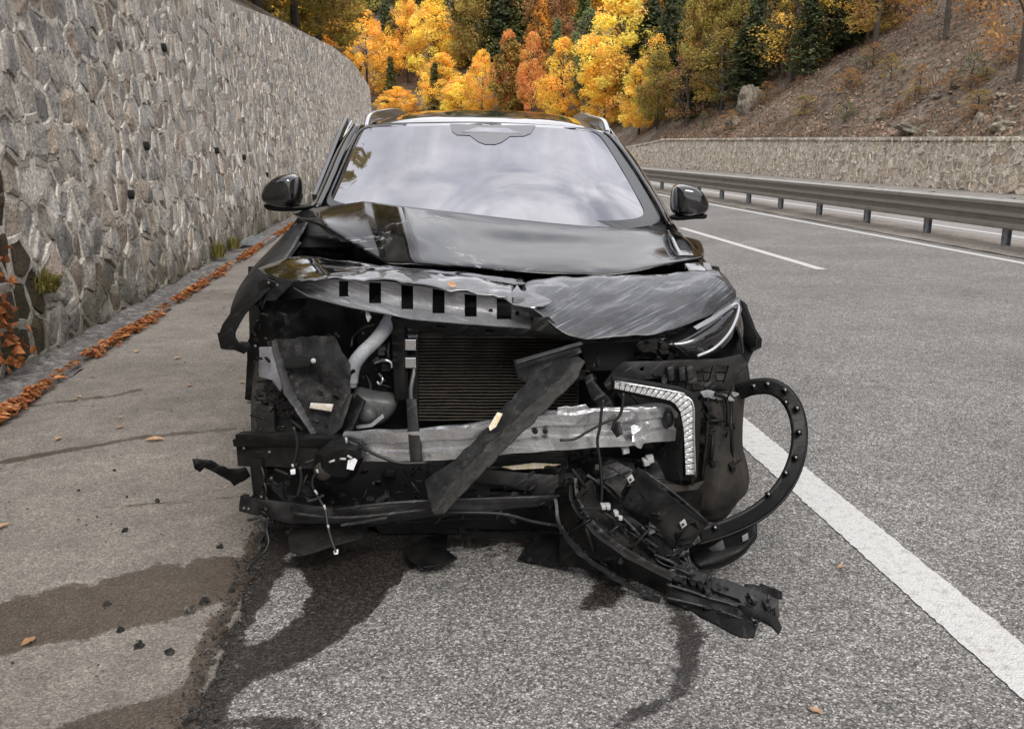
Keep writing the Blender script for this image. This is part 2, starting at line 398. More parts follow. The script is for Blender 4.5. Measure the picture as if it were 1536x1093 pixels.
nn = tex(t, 'Noise', 30, Detail=7, Roughness=.75); v = tex(t, 'Voronoi', 120)
c = mix(t, ramp(t, nn.outputs['Fac'], [(.33, .75), (.5, 0)]), (.62, .615, .59), (.34, .32, .3)); t.links.new(mix(t, 1, c, ramp(t, v.outputs['Distance'], [(.2, 1), (.8, .85)]), 'MULTIPLY'), b.inputs['Base Color'])
b.inputs['Roughness'].default_value = .7; bump(t, b, v.outputs['Distance'], .003)
def rock(name, stops, sc=7, bd=.03, moss=0):
    m, t, b = nodes(name)
    nn = tex(t, 'Noise', sc, Detail=9, Roughness=.7); n2 = tex(t, 'Noise', sc * 5, Detail=6, Roughness=.7)
    c = mix(t, .6, ramp(t, nn.outputs['Fac'], stops), attr(t, 'tone', 'Color'), 'MULTIPLY') if True else None
    c = mix(t, 1, ramp(t, nn.outputs['Fac'], stops), attr(t, 'tone', 'Color'), 'MULTIPLY')
    c = mix(t, 1, c, ramp(t, n2.outputs['Fac'], [(.32, .36), (.5, 1), (.7, 1.5)]), 'MULTIPLY')
    if moss:
        sx = t.nodes.new('ShaderNodeSeparateXYZ'); cc = t.nodes.new('ShaderNodeTexCoord'); t.links.new(cc.outputs['Object'], sx.inputs[0])
        mn = tex(t, 'Noise', 1.7, Detail=6); ad = t.nodes.new('ShaderNodeMath'); ad.operation = 'MULTIPLY_ADD'
        t.links.new(sx.outputs['Z'], ad.inputs[0]); ad.inputs[1].default_value = -.45; t.links.new(mn.outputs['Fac'], ad.inputs[2])
        c = mix(t, ramp(t, ad.outputs[0], [(.12, 0), (.5, .75)]), c, mix(t, mn.outputs['Fac'], (.05, .048, .03), (.11, .1, .05)))
    t.links.new(c, b.inputs['Base Color']); b.inputs['Roughness'].default_value = .9; b.inputs['Specular IOR Level'].default_value = .25
    bump(t, b, mix(t, .5, nn.outputs['Fac'], n2.outputs['Fac']), bd); return m
rock('stone', [(.25, (.25, .235, .215)), (.45, (.44, .42, .39)), (.6, (.53, .5, .455)), (.8, (.8, .78, .74))], 7, .13, 1)
rock('mortar', [(.3, (.4, .37, .325)), (.7, (.64, .6, .53))], 10, .025, 1)
rock('stone_pale', [(.25, (.38, .335, .275)), (.5, (.54, .485, .405)), (.8, (.72, .66, .57))], 3, .03)
rock('mortar_pale', [(.3, (.54, .485, .405)), (.7, (.72, .65, .56))], 4, .012)
rock('boulder', [(.25, (.1, .085, .065)), (.5, (.21, .185, .145)), (.8, (.42, .38, .31))], 2, .08)
rock('soil', [(.3, (.075, .055, .04)), (.45, (.15, .115, .085)), (.58, (.2, .165, .125)), (.75, (.34, .29, .23))], .55, .3)
rock('rubble', [(.3, (.06, .055, .05)), (.5, (.16, .15, .14)), (.75, (.4, .38, .36))], 12, .03)
def leafmat(name, stops, sc=3, trans=.45):
    m, t, b = nodes(name)
    nn = tex(t, 'Noise', sc, Detail=4, Roughness=.6)
    c = mix(t, 1, ramp(t, nn.outputs['Fac'], stops), attr(t, 'tone', 'Color'), 'MULTIPLY')
    t.links.new(c, b.inputs['Base Color']); b.inputs['Roughness'].default_value = .7; b.inputs['Specular IOR Level'].default_value = .2
    tr = t.nodes.new('ShaderNodeBsdfTranslucent'); t.links.new(c, tr.inputs[0]); ms = t.nodes.new('ShaderNodeMixShader'); ms.inputs[0].default_value = trans
    t.links.new(b.outputs[0], ms.inputs[1]); t.links.new(tr.outputs[0], ms.inputs[2]); t.links.new(ms.outputs[0], t.nodes['Material Output'].inputs[0])
    return m
leafmat('leaf_yellow', [(.3, (.84, .6, .1)), (.5, (.95, .76, .16)), (.7, (.9, .76, .25))])
leafmat('leaf_gold', [(.3, (.8, .5, .09)), (.5, (.92, .64, .12)), (.7, (.9, .7, .2))])
leafmat('leaf_orange', [(.3, (.66, .31, .1)), (.5, (.8, .42, .13)), (.7, (.78, .48, .18))])
leafmat('leaf_olive', [(.3, (.2, .17, .05)), (.5, (.38, .3, .08)), (.7, (.56, .42, .1))])
leafmat('leaf_brown', [(.3, (.26, .15, .07)), (.5, (.42, .25, .1)), (.7, (.54, .35, .14))])
leafmat('leaf_darkgreen', [(.3, (.05, .065, .03)), (.5, (.09, .11, .05)), (.7, (.15, .16, .07))], 3, .2)
leafmat('leaf_greygreen', [(.3, (.09, .12, .05)), (.5, (.17, .2, .09)), (.7, (.26, .27, .12))], 3, .2)
leafmat('litter', [(.3, (.12, .075, .05)), (.5, (.22, .14, .095)), (.7, (.36, .25, .18))], .5, .1)
leafmat('leaf_fallen', [(.3, (.26, .1, .04)), (.5, (.42, .17, .065)), (.7, (.55, .29, .14))], 30, .2)
leafmat('leaf_tan', [(.3, (.34, .2, .11)), (.5, (.46, .29, .17)), (.7, (.56, .38, .24))], 40, .2)
leafmat('grass', [(.3, (.1, .1, .03)), (.5, (.2, .18, .06)), (.7, (.3, .25, .1))], 8, .3)
leafmat('drygrass', [(.3, (.14, .1, .06)), (.5, (.26, .2, .13)), (.7, (.4, .33, .23))], 4, .2)
# ================================================================== THE SETTING
def wall_top(s): return interp(s, [-70, 2, 16, 23, 40, 54, 73, 82, 95], [3.2, 3.3, 3.7, 4.25, 5.35, 5.95, 5.9, 5.0, 3.0])
def rwall_top(s): return interp(s, [-70, 20, 27, 50, 71, 80, 88], [1.7, 1.72, 1.76, 1.95, 2.1, 1.5, .3])
def terrain(x, y):
    s, t = lateral(x, y)
    if t > 18.9:
        d = t - 18.9
        base = rwall_top(s) - .12 if s < 84 else .2
        z = base + .7 * d
        z += min(1, d / 3) * (.55 * noise.noise(Vector((x, y, 0)) * .22) + .25 * noise.noise(Vector((x, y, 5)) * .7)) + min(1, d / 10) * 1.6 * noise.noise(Vector((x, y, 9)) * .06)
        return z
    if t < -3.05:
        d = -3.05 - t
        return wall_top(s) - .1 + .55 * d + min(1, d / 4) * .6 * noise.noise(Vector((x, y, 0)) * .25)
    return 0.0
def hit(px, py, y0=14, y1=260):
    r = ray(px, py); Y = y0
    while Y < y1:
        t = Y / r[1]; x, z = r[0] * t, CAMH + r[2] * t
        s, tt = lateral(x, Y)
        if (tt > 18.9) and z < terrain(x, Y): return Vector((x, Y, terrain(x, Y)))
        Y += .35
    t = y1 / r[1]; return Vector((r[0] * t, y1, terrain(r[0] * t, y1)))

def strip(name, svals, t0, t1, nt_, z, mat, stain=None, edge=None, smooth=True):
    tv = np.linspace(0, 1, nt_ + 1) if not hasattr(nt_, '__len__') else np.array(nt_)
    V, F = [], []
    for s in svals:
        a = t0(s) if callable(t0) else t0; b = t1(s) if callable(t1) else t1
        for k in tv: V.append(R(s, lerp(a, b, k), z(s, lerp(a, b, k)) if callable(z) else z))
    n = len(tv)
    for i in range(len(svals) - 1):
        for j in range(n - 1): F.append((i * n + j, i * n + j + 1, (i + 1) * n + j + 1, (i + 1) * n + j))
    st_ = np.zeros(len(V))
    if stain is not None:
        A = np.array([tuple(v) for v in V]); ok = (A[:, 1] > 1.2) & (A[:, 1] < 7)
        px, py = proj(A[:, 0], A[:, 1], A[:, 2])
        for poly, soft, amt in stain:
            d = polydist(px, py, poly); d = np.where(inpoly(px, py, poly), d, -d)
            st_ = np.maximum(st_, np.where(ok, amt * np.clip(.5 + d / (2 * soft), 0, 1), 0))
    return meshobj(name, V, F, mat, None, smooth, {'stain': st_})
far_s = [-70, -40, -20, -8, -2, .5] ; near_s = list(np.arange(1.4, 5.6, .025)); on_s = [6, 7, 8.5, 10, 13, 17, 22, 28, 36, 46, 58, 68] + list(np.arange(72, 240, 5))
SV = far_s + near_s + on_s
g = 900
ground = struct(meshobj('ground', [(-g, -g, -.06), (g, -g, -.06), (g, g, -.06), (-g, g, -.06)], [(0, 1, 2, 3)], M['verge'], attrs={'stain': np.zeros(4)}))
wet_main = [(432, 838), (520, 800), (640, 790), (690, 815), (618, 850), (585, 885), (548, 930), (500, 962), (440, 1002), (380, 1022), (340, 1042), (352, 990), (420, 950), (452, 922), (470, 880)]
wet_edge = [(395, 770), (440, 800), (430, 850), (395, 905), (372, 955), (350, 1010), (330, 1110), (262, 1110), (290, 1020), (335, 930), (370, 850), (380, 790)]
wet_b = [(882, 858), (940, 868), (925, 905), (880, 922), (862, 912), (890, 890)]
wet_c = [(995, 895), (1052, 915), (1058, 975), (1048, 1030), (1010, 1062), (960, 1075), (900, 1110), (880, 1110), (940, 1065), (1000, 1040), (1018, 985)]
wet_d = [(320, 1075), (420, 1066), (480, 1082), (490, 1110), (320, 1110)]
wet_u = [(430, 700), (800, 740), (850, 830), (640, 820), (440, 835)]
road_t = list(np.linspace(0, .27, 84)) + [.32, .4, .5, .6, .7, .8, .9, 1]
road = struct(strip('road', SV, -.72, 7.95, road_t, 0, M['asphalt'], [(wet_main, 14, 1.1), (wet_edge, 16, .95), (wet_b, 16, .9), (wet_c, 20, .8), (wet_d, 18, .75), (wet_u, 30, .8)]))
def sh_edge(s): return -.58 + .035 * noise.noise(Vector((s * 6, 0, 0))) + .02 * noise.noise(Vector((s * 23, 3, 0)))
br1 = [(-400, 960), (0, 903), (100, 880), (200, 860), (300, 842), (372, 834), (392, 858), (352, 897), (300, 917), (250, 935), (150, 945), (60, 965), (0, 985), (-400, 1080)]
br2 = [(40, 1110), (150, 1070), (225, 1046), (292, 1028), (280, 1075), (250, 1110)]
br3 = [(-400, 700), (0, 690), (200, 655), (360, 640), (360, 644), (200, 660), (0, 697)]
sh_t = list(np.linspace(0, 1, 66))
def sh_z(s, t): return .014 + .004 * noise.noise(Vector((s * 3, t * 3, 0))) + .003 * noise.noise(Vector((s * 14, t * 14, 2)))
shoulder = struct(strip('shoulder', SV, -2.2, sh_edge, sh_t, sh_z, M['concrete'], [(br1, 14, 1.1), (br2, 14, 1.05), (br3, 4, 1.0), ([(-300, 655), (0, 612), (170, 592), (300, 560), (300, 563), (170, 596), (0, 617), (-300, 661)], 4, .9), ([(150, 760), (380, 742), (380, 744), (150, 764)], 3, .9), ([(395, 790), (384, 850), (352, 915), (335, 955), (310, 1015), (290, 1110), (255, 1110), (285, 1000), (328, 915), (358, 862), (368, 815)], 14, 1.1)]))
m_ = shoulder.modifiers.new('s', 'SOLIDIFY'); m_.thickness = .03; m_.offset = -1
gut_s = list(np.arange(3.5, 22, .12)) + on_s[6:]
def gut_z(s, t): return .012 - .03 * math.sin(max(0, min(1, (t + 2.75) / .55)) * math.pi) + .035 * noise.noise(Vector((s * 5, t * 9, 0)))
gutter = struct(strip('gutter', [-70, -20, 2] + gut_s, -2.75, -2.16, 12, gut_z, M['rubble'], smooth=False))
gutter.data.attributes.new('tone', 'FLOAT_COLOR', 'POINT').data.foreach_set('color', np.ones(4 * len(gutter.data.vertices), np.float32))
median = struct(strip('median', SV[:6] + list(np.arange(3, 40, .4)) + SV[-34:], 7.95, 9.35, 8, lambda s, t: .012 + .05 * max(0, math.sin((t - 7.95) / 1.4 * math.pi)) + .018 * noise.noise(Vector((s * 2.4, t * 3, 0))), M['verge']))
opp = struct(strip('opposite_road', far_s + on_s, 9.35, 17.6, 6, .004, M['asphalt_far']))
verge = struct(strip('verge', far_s + on_s, 17.6, 19.2, 3, .008, M['verge']))
def line(name, s0, s1, t0, t1, step):
    V, F = [], []; s = s0; k = 0
    while s < s1 + 1e-6:
        j = .004 if step < .2 else 0
        V += [R(s, t0 + rnd(-j, j), .0042), R(s, t1 + rnd(-j, j), .0042)]
        if k: F.append((2 * k - 2, 2 * k - 1, 2 * k + 1, 2 * k))
        k += 1; s += step if s < 9 or step > .2 else .8
    return struct(meshobj(name, V, F, M['road_paint']))
line('edge_line', -12, 150, 1.572, 1.752, .02)
for k in range(5): line('lane_dash', 10.7 + 12 * k, 16.7 + 12 * k, 4.79, 4.92, .5)
line('far_edge_line', -10, 150, 7.58, 7.72, .5)
line('opposite_edge_line', -10, 150, 9.78, 9.9, .5)
# crumbs of broken asphalt along the shoulder joint (uncountable)
mb = MB()
def pebble(mb, p, r, tone):
    vs = []
    for (a, b, c) in [(1, 0, 0), (-1, 0, 0), (0, 1, 0), (0, -1, 0), (0, 0, 1), (0, 0, -.5)]:
        k = rnd(.6, 1.2); vs.append(p + Vector((a, b, c * .8)) * r * k)
    mb.add(vs, [(0, 2, 4), (2, 1, 4), (1, 3, 4), (3, 0, 4), (2, 0, 5), (1, 2, 5), (3, 1, 5), (0, 3, 5)], tone)
for _ in range(2600):
    s = rnd(1.9, 5.2); t = -.585 + random.gauss(0, .03); pebble(mb, R(s, t, .008 if t > -.58 else .02), rnd(.002, .006) * (1 if random.random() < .95 else 2), [rnd(.1, .7)] * 3)
for _ in range(300):
    s = rnd(1.9, 6.5); t = rnd(-2.2, 1.5); pebble(mb, R(s, t, .006 if t > -.58 else .018), rnd(.003, .007), [rnd(.2, .9)] * 3)
tag(mb.build('asphalt_crumbs', M['rubble']), 'dark crumbs of broken asphalt along the joint between road and shoulder', 'rubble', kind='stuff')

# ------------------------------------------------------------------ hillsides
sv = list(np.arange(-70, 14, 7)) + list(np.arange(14, 74, .8)) + list(np.arange(74, 150, 1.6)) + list(np.arange(150, 240, 5))
tv = list(np.arange(18.85, 27, .5)) + list(np.arange(27, 42, 1.2)) + list(np.arange(42, 120, 6))
V, F = [], []
for s in sv:
    for t in tv:
        p = R(s, t); p.z = terrain(p.x, p.y) if t > 18.9 else (rwall_top(s) - .15 if s < 84 else -.05); V.append(p)
n = len(tv)
for i in range(len(sv) - 1):
    for j in range(n - 1): F.append((i * n + j, i * n + j + 1, (i + 1) * n + j + 1, (i + 1) * n + j))
hill = struct(meshobj('hillside', V, F, M['soil'], None, True, {'tone': np.ones((len(V), 3))}))
V, F = [], []; sv2 = list(np.arange(-70, 100, 4)); tv2 = [-3.0, -3.1, -4, -5.5, -8, -12, -18, -28, -45, -70]
for s in sv2:
    for t in tv2:
        p = R(s, t); p.z = terrain(p.x, p.y) if t < -3.05 else wall_top(s) - .3; V.append(p)
n = len(tv2)
for i in range(len(sv2) - 1):
    for j in range(n - 1): F.append((i * n + j, (i + 1) * n + j, (i + 1) * n + j + 1, i * n + j + 1))
struct(meshobj('bank_above_wall', V, F, M['soil'], None, True, {'tone': np.ones((len(V), 3))}))

# ------------------------------------------------------------------ stone walls
def clip(poly, nx, ny, c):              # keep nx*x+ny*y <= c
    out = []; n = len(poly)
    for i in range(n):
        a, b = poly[i], poly[(i + 1) % n]; da = nx * a[0] + ny * a[1] - c; db = nx * b[0] + ny * b[1] - c
        if da <= 0: out.append(a)
        if (da < 0) != (db < 0):
            k = da / (da - db); out.append((a[0] + (b[0] - a[0]) * k, a[1] + (b[1] - a[1]) * k))
    return out
def stone_wall(root, s0, s1, top, P, du, dw, nparts, stone, mortar, ridge, relief, tones, slab_back, ext, bright=1.0):
    """P(s, w, o): wall coordinates (along, up, outwards) -> world"""
    nu = int((s1 - s0) / du); nw = int(max(top(s) for s in np.linspace(s0, s1, 60)) / dw) + 1
    seed = {}
    for i in range(-1, nu + 1):
        for j in range(-1, nw + 1):
            seed[i, j] = (s0 + (i + .5 + (.5 if j % 2 else 0) + rnd(-.42, .42)) * du, (j + .5 + rnd(-.42, .42)) * dw)
    cells = []; edges = []
    for i in range(nu):
        for j in range(nw):
            a = seed[i, j]; tp = top(a[0])
            if a[1] > tp - .05: continue
            poly = [(a[0] - du * 1.5, max(0, a[1] - dw * 1.5)), (a[0] + du * 1.5, max(0, a[1] - dw * 1.5)), (a[0] + du * 1.5, min(tp, a[1] + dw * 1.5)), (a[0] - du * 1.5, min(tp, a[1] + dw * 1.5))]
            for di in (-2, -1, 0, 1, 2):
                for dj in (-2, -1, 0, 1, 2):
                    b = seed.get((i + di, j + dj))
                    if (di or dj) and b:
                        nx, ny = b[0] - a[0], b[1] - a[1]; poly = clip(poly, nx, ny, (b[0] ** 2 + b[1] ** 2 - a[0] ** 2 - a[1] ** 2) / 2)
                        if len(poly) < 3: break
                if len(poly) < 3: break
            if len(poly) < 3: continue
            cells.append((a, poly))
            for k in range(len(poly)):
                p, q = poly[k], poly[(k + 1) % len(poly)]
                if p < q: edges.append((p, q))
    cells.sort(key=lambda c: c[0][0])
    far = MB()
    for ci, (a, poly) in enumerate(cells):
        near = ci < nparts
        cxx = sum(p[0] for p in poly) / len(poly); cyy = sum(p[1] for p in poly) / len(poly)
        ring = []
        for k in range(len(poly)):
            p, q = poly[k], poly[(k + 1) % len(poly)]
            if math.hypot(q[0] - p[0], q[1] - p[1]) < .015: continue
            ring.append(p)
            if near: ring.append(((p[0] + q[0]) / 2 + rnd(-.012, .012), (p[1] + q[1]) / 2 + rnd(-.012, .012)))
        n = len(ring)
        if n < 3: continue
        h = relief * rnd(.3, 1.25); tx, ty = rnd(-.12, .12), rnd(-.12, .12)
        def sc(k, o, j=0): return [P(cxx + (p[0] - cxx) * k + rnd(-j, j), cyy + (p[1] - cyy) * k + rnd(-j, j), o + (tx * (p[0] - cxx) + ty * (p[1] - cyy)) * (1 if o > 0 else 0)) for p in ring]
        tone = random.choice(tones); kk = rnd(.75, 1.2) * bright; tone = [c * kk for c in tone]
        if bright > 1 and a[0] < 7.05 - .4 * a[1] + rnd(-.15, .15) and a[1] < 1.5: kk = rnd(.6, 1.1); tone = (.3 * kk, .235 * kk, .165 * kk)
        vs = sc(.93, -.03) + sc(.8 + rnd(-.08, .06), h * .8, .012); 
        if near: vs += sc(.5, h * rnd(.9, 1.3), .015)
        vs.append(P(cxx, cyy, h * rnd(.9, 1.4)))
        fs = []; L_ = 3 if near else 2
        for r_ in range(L_ - 1):
            for k in range(n): fs.append((r_ * n + k, r_ * n + (k + 1) % n, (r_ + 1) * n + (k + 1) % n, (r_ + 1) * n + k))
        for k in range(n): fs.append(((L_ - 1) * n + k, (L_ - 1) * n + (k + 1) % n, L_ * n))
        if near: meshobj('stone', vs, fs, stone, root, False, {'tone': [tone] * len(vs)})
        else: far.add(vs, fs, tone)
    tag(far.build('stones', stone, root), kind='stuff')
    mo = MB()
    for p, q in edges:
        d = math.hypot(q[0] - p[0], q[1] - p[1])
        if d < .01: continue
        nx, ny = -(q[1] - p[1]) / d, (q[0] - p[0]) / d; w_ = ridge[0] * rnd(.6, 1.3); hh = ridge[1] * rnd(.3, 1.2)
        m = ((p[0] + q[0]) / 2 + rnd(-.02, .02), (p[1] + q[1]) / 2 + rnd(-.02, .02)); vs = []
        for c, e in ((p, .9), (m, 1), (q, .9)):
            vs += [P(c[0] + nx * w_, c[1] + ny * w_, -.012), P(c[0] + nx * w_ * .6, c[1] + ny * w_ * .6, hh * .8 * e), P(c[0] - nx * w_ * .6, c[1] - ny * w_ * .6, hh * .8 * e * rnd(.6, 1)), P(c[0] - nx * w_, c[1] - ny * w_, -.012)]
        mo.add(vs, [(k + b, k + b + 1, k + b + 5, k + b + 4) for k in (0, 4) for b in range(3)], [rnd(.75, 1.15) * (1.15 if bright > 1 else 1)] * 3)
    tag(mo.build('mortar_joints', mortar, root), kind='stuff')
    # core of the wall behind the stones, with its flat top
    V, F = [], []; ss = list(np.arange(ext[0], s0, 6)) + list(np.arange(s0, s1, 2.5)) + [s1]
    for s in ss: V += [P(s, -.05, -.014), P(s, top(s) + .01, -.014), P(s, top(s) + .01, -slab_back), P(s, -.05, -slab_back)]
    for i in range(len(ss) - 1):
        for k in range(4): F.append((4 * i + k, 4 * i + (k + 1) % 4, 4 * i + 4 + (k + 1) % 4, 4 * i + 4 + k))
    F += [(0, 1, 2, 3), tuple(len(V) - 4 + k for k in (3, 2, 1, 0))]
    meshobj('wall_core', V, F, mortar, root, False, {'tone': [[.8, .8, .8]] * len(V)})
gt = [(.95, .95, .96), (.85, .85, .86), (1.02, 1.0, .96), (.72, .73, .76), (1.1, 1.09, 1.06), (1, .9, .8), (.78, .68, .62), (1.22, 1.22, 1.22), (.9, .88, .86), (.8, .79, .78)]
lw = empty('stone_retaining_wall', R(20, -2.6), 'tall grey rubble stone retaining wall with thick mortar joints left of the car', 'stone wall')
LP = lambda s, w_, o: R(s, -2.62 - .07 * w_ + o, w_)
stone_du, stone_dw = .25, .27
stone_wall(lw, 4.6, 90, wall_top, LP, stone_du, stone_dw, 300, M['stone'], M['mortar'], (.042, .02), .02, gt, .45, (-70, 0), 1.38)
pt = [(1, .97, .92), (.85, .83, .8), (1.1, 1.08, 1.04), (.95, .86, .74), (.75, .72, .68), (1.2, 1.18, 1.15)]
rw = empty('low_stone_wall', R(45, 18.7), 'low pale rubble stone wall below the brown hillside across the road', 'stone wall')
RP = lambda s, w_, o: R(s, 18.75 + .1 * w_ - o, w_)
stone_wall(rw, 20, 87, rwall_top, RP, (.32), .3, 300, M['stone_pale'], M['mortar_pale'], (.05, .075), .03, pt, .4, (-70, 0))
for (px, py) in [(328, 226), (224, 219), (368, 236), (260, 72), (400, 262), (196, 292)]:
    r = ray(px, py); ts = -r[0] * 0 + (r[0] * CA + r[1] * SA); k = -2.66 / ts; z = CAMH + r[2] * k; s = (-r[0] * SA + r[1] * CA) * k
    a = LP(s, z, -.05); b_ = LP(s, z, .055); tube('drain_pipe', [a, b_], .045 if px != 260 else .05, M['void'], lw, seg=10, n=1)

# ------------------------------------------------------------------ leaves
def leafquad(p, size, yaw, lift):
    a = Vector((math.cos(yaw), math.sin(yaw), rnd(-.2, .2))) * size; b = Vector((-math.sin(yaw), math.cos(yaw), rnd(-.3, .3))) * size * .45
    c = Vector((0, 0, lift))
    return [p - a, p - a * .1 - b + c, p + a, p - a * .1 + b + c, p - c * .2], [(0, 1, 4), (1, 2, 4), (2, 3, 4), (3, 0, 4)]
mb = MB()
for _ in range(2000):
    s = 4.4 + 14 * random.random() ** 1.4; wv = .034 + .036 * noise.noise(Vector((s * 1.1, 0, 0))); t = -2.2 + .05 * noise.noise(Vector((s * .7, 4, 0))) + random.gauss(0, wv * .8)
    if noise.noise(Vector((s * .9, 8, 0))) < -.08 and random.random() < .85: continue
    v, f = leafquad(R(s, t, .03 + rnd(0, .05) * max(0, 1 - abs(t + 2.2) / .15)), rnd(.022, .05), rnd(0, 6.28), rnd(.004, .02))
    k = rnd(.55, 1.35); mb.add(v, f, [k, k * rnd(.85, 1.1), k * rnd(.8, 1.1)])
for _ in range(170):                                  # caught in the damp gully at the near end of the wall
    s = 6.12 + random.gauss(0, .13); z = rnd(.05, 1.5); v, f = leafquad(LP(s - .22 * z, z, .06 + rnd(0, .05)), rnd(.02, .05), rnd(0, 6.28), .01)
    v = [Vector((q.x, q.y, z + (q.z - z) * 3 + rnd(-.02, .02))) for q in v]; k = rnd(.35, 1.1); mb.add(v, f, [k, k * .9, k * .85])
tag(mb.build('leaf_drift', M['leaf_fallen']), 'drift of orange fallen leaves in the gutter along the stone wall foot', 'leaves', kind='stuff')
def lone_leaf(p, size, yaw, label, group=None, tone=(1, 1, 1), n3=None):
    me_v, me_f = [], []; N = 9
    prof = [0, .3, .62, .8, .9, .82, .6, .32, 0]
    for i in range(N):
        u = (i / (N - 1) - .5) * 2
        for j in (-1, 0, 1): me_v.append(Vector((u * size, j * prof[i] * size * .62 * rnd(.85, 1.1), .35 * size * (abs(j) * prof[i] * .7 + .25 * u * u) + rnd(0, .06) * size)))
    for i in range(N - 1):
        for j in (0, 1): a = i * 3 + j; me_f.append((a, a + 1, a + 4, a + 3))
    o = meshobj('fallen_leaf', me_v, me_f, M['leaf_tan'], None, False, {'tone': [tone] * len(me_v)}); o.location = p; o.rotation_euler = (0, 0, yaw) if n3 is None else n3
    return tag(o, label, 'leaf', group)
lone_leaf(G(43, 962, .022), .028, 1.3, 'curled brown leaf lying on the wet brown band of the shoulder', tone=(.9, .8, .7))
lone_leaf(G(232, 660, .022), .05, .2, 'pale tan leaf lying on the shoulder left of the car arm', tone=(1.15, 1.15, 1.15))
lone_leaf(G(1262, 850, .006), .02, .5, 'small orange leaf on asphalt beside the thick white edge line')
lone_leaf(G(1224, 1066, .006), .02, 2.5, 'small orange leaf at the bottom of the road, nearest the camera')
lone_leaf(G(3, 789, .022), .03, 1.2, 'tan leaf at the left border of the photo on the shoulder', tone=(1.2, 1.2, 1.2))
for i in range(34):
    s = rnd(4.3, 12); t = rnd(-2.05, -.9); lone_leaf(R(s, t, .022), rnd(.015, .03), rnd(0, 6), 'small dry leaf lying alone on the grey shoulder between car and wall', 'single leaves strewn over the shoulder', (rnd(.5, 1.3),) * 3)
for i, (px, py, r_) in enumerate([(187, 795, .016), (210, 968, .022), (255, 978, .022), (236, 752, .016), (330, 820, .018), (285, 915, .03), (307, 902, .022), (160, 905, .016), (180, 945, .018), (190, 745, .008), (118, 735, .01), (172, 705, .01)]):
    bm = bmesh.new(); bmesh.ops.create_icosphere(bm, subdivisions=2, radius=r_ * .62)
    for v_ in bm.verts: v_.co *= 1 + .9 * noise.noise(v_.co * (2.2 / r_) + Vector((i * 7, 0, 0)))
    me = bpy.data.meshes.new('stone_chip'); bm.to_mesh(me); bm.free(); me.materials.append(M['rubble']); k_ = .25 if i != 5 else .9
    me.attributes.new('tone', 'FLOAT_COLOR', 'POINT').data.foreach_set('color', np.tile([k_, k_, k_, 1], len(me.vertices)).astype(np.float32)); o = bpy.data.objects.new('stone_chip', me); COL.objects.link(o); o.location = G(px, py, .018); o.rotation_euler = (0, 0, rnd(0, 6))
    tag(o, 'small dark chip of asphalt lying loose on the shoulder', 'debris', 'loose chips on the shoulder')
def tuft(p, n, h, label, mat='grass', out=(0, 0)):
    mb = MB()
    for _ in range(n):
        a = rnd(0, 6.28); r_ = rnd(0, h * .35); b0 = Vector((math.cos(a) * r_, math.sin(a) * r_, 0)); d = Vector((math.cos(a) * rnd(.1, .7) + out[0], math.sin(a) * rnd(.1, .7) + out[1], 1)).normalized() * h * rnd(.4, 1)
        sd_ = Vector((-math.sin(a), math.cos(a), 0)) * .006; tp = b0 + d; tp.z -= h * rnd(0, .35)
        k = rnd(.6, 1.3); mb.add([b0 - sd_, b0 + sd_, b0 + d * .6 + sd_, b0 + d * .6 - sd_, tp], [(0, 1, 2, 3), (3, 2, 4)], [k, k, k * rnd(.7, 1)])
    o = mb.build('grass_tuft', M[mat]); o.location = p; return tag(o, label, 'plant')
tuft(LP(6.9, .42, .03), 240, .24, 'yellow green plant growing from the near wall foot beside brown leaves', out=(.5, -.2))
tuft(LP(12.5, .03, .08), 170, .3, 'green weeds at the wall foot beside the leaf drift')
tuft(LP(13.6, .03, .08), 120, .25, 'low weeds at the wall foot just left of the car mirror')
tuft(LP(11.6, 3.75, .04), 200, .35, 'green plant hanging over the upper edge of the tall wall', out=(.7, -.3))
gr = empty('drain_grate', R(14.6, -2.2), 'grey metal drain grate in the gutter beside the wall', 'grate')
mb = MB()
for k in range(9): q = R(14.1 + k * .12, -2.35, .05); mb.box(q, (.34, .05, .04))
mb.build('bars', M['post_steel'], gr)
mb = MB()
for t_ in (-2.52, -2.18): mb.box(R(14.6, t_, .05), (.05, 1.1, .05), Matrix.Rotation(RA, 3, 'Z'))
mb.build('frame', M['post_steel'], gr)

# ------------------------------------------------------------------ guard rail in the median
rail = empty('guard_rail', R(20, 8.42), 'grey steel double corrugated guard rail in the median across the lane', 'guard rail')
prof = [(0, .0), (.012, .03), (.03, .078), (.075, .082), (.1, .03), (.12, .012), (.15, .012), (.17, .03), (.192, .08), (.222, .08), (.244, .03), (.264, .012), (.296, .012), (.316, .03), (.34, .08), (.385, .08), (.405, .03), (.42, .0)]
zr = .3
SPS = 2.1
def rail_panel(s0, s1, side, lift):
    V, F = [], []; ss = np.linspace(s0, s1 + .12, 5)
    for s in ss:
        for (a, o_) in prof: V.append(R(s, 8.42 - side * (.065 + o_ + lift), zr + a))
    n = len(prof)
    for i in range(4):
        for j in range(n - 1): F.append((i * n + j, i * n + j + 1, (i + 1) * n + j + 1, (i + 1) * n + j))
    o = meshobj('rail_panel', V, F, M['galvanised'], rail, False); mods(o, solid=.004)
k = 0; s = 3.2
while s < 150:
    rail_panel(s, s + 2 * SPS, 1, .006 * (k % 2)); rail_panel(s, s + 2 * SPS, -1, .006 * (k % 2))
    if s < 75:
        for z_, t_ in ((zr + .135, .15), (zr + .28, .15)):
            for ds in (.12, .3):
                q = R(s + ds, 8.42 - .065 - .013 - .006 * (k % 2), z_ + .0); tube('bolt', [q, q + (R(0, -.014) - R(0, 0))], .014, M['chrome'], rail, seg=6, n=1)
    k += 1; s += 2 * SPS
s = 12.58 - 4 * SPS
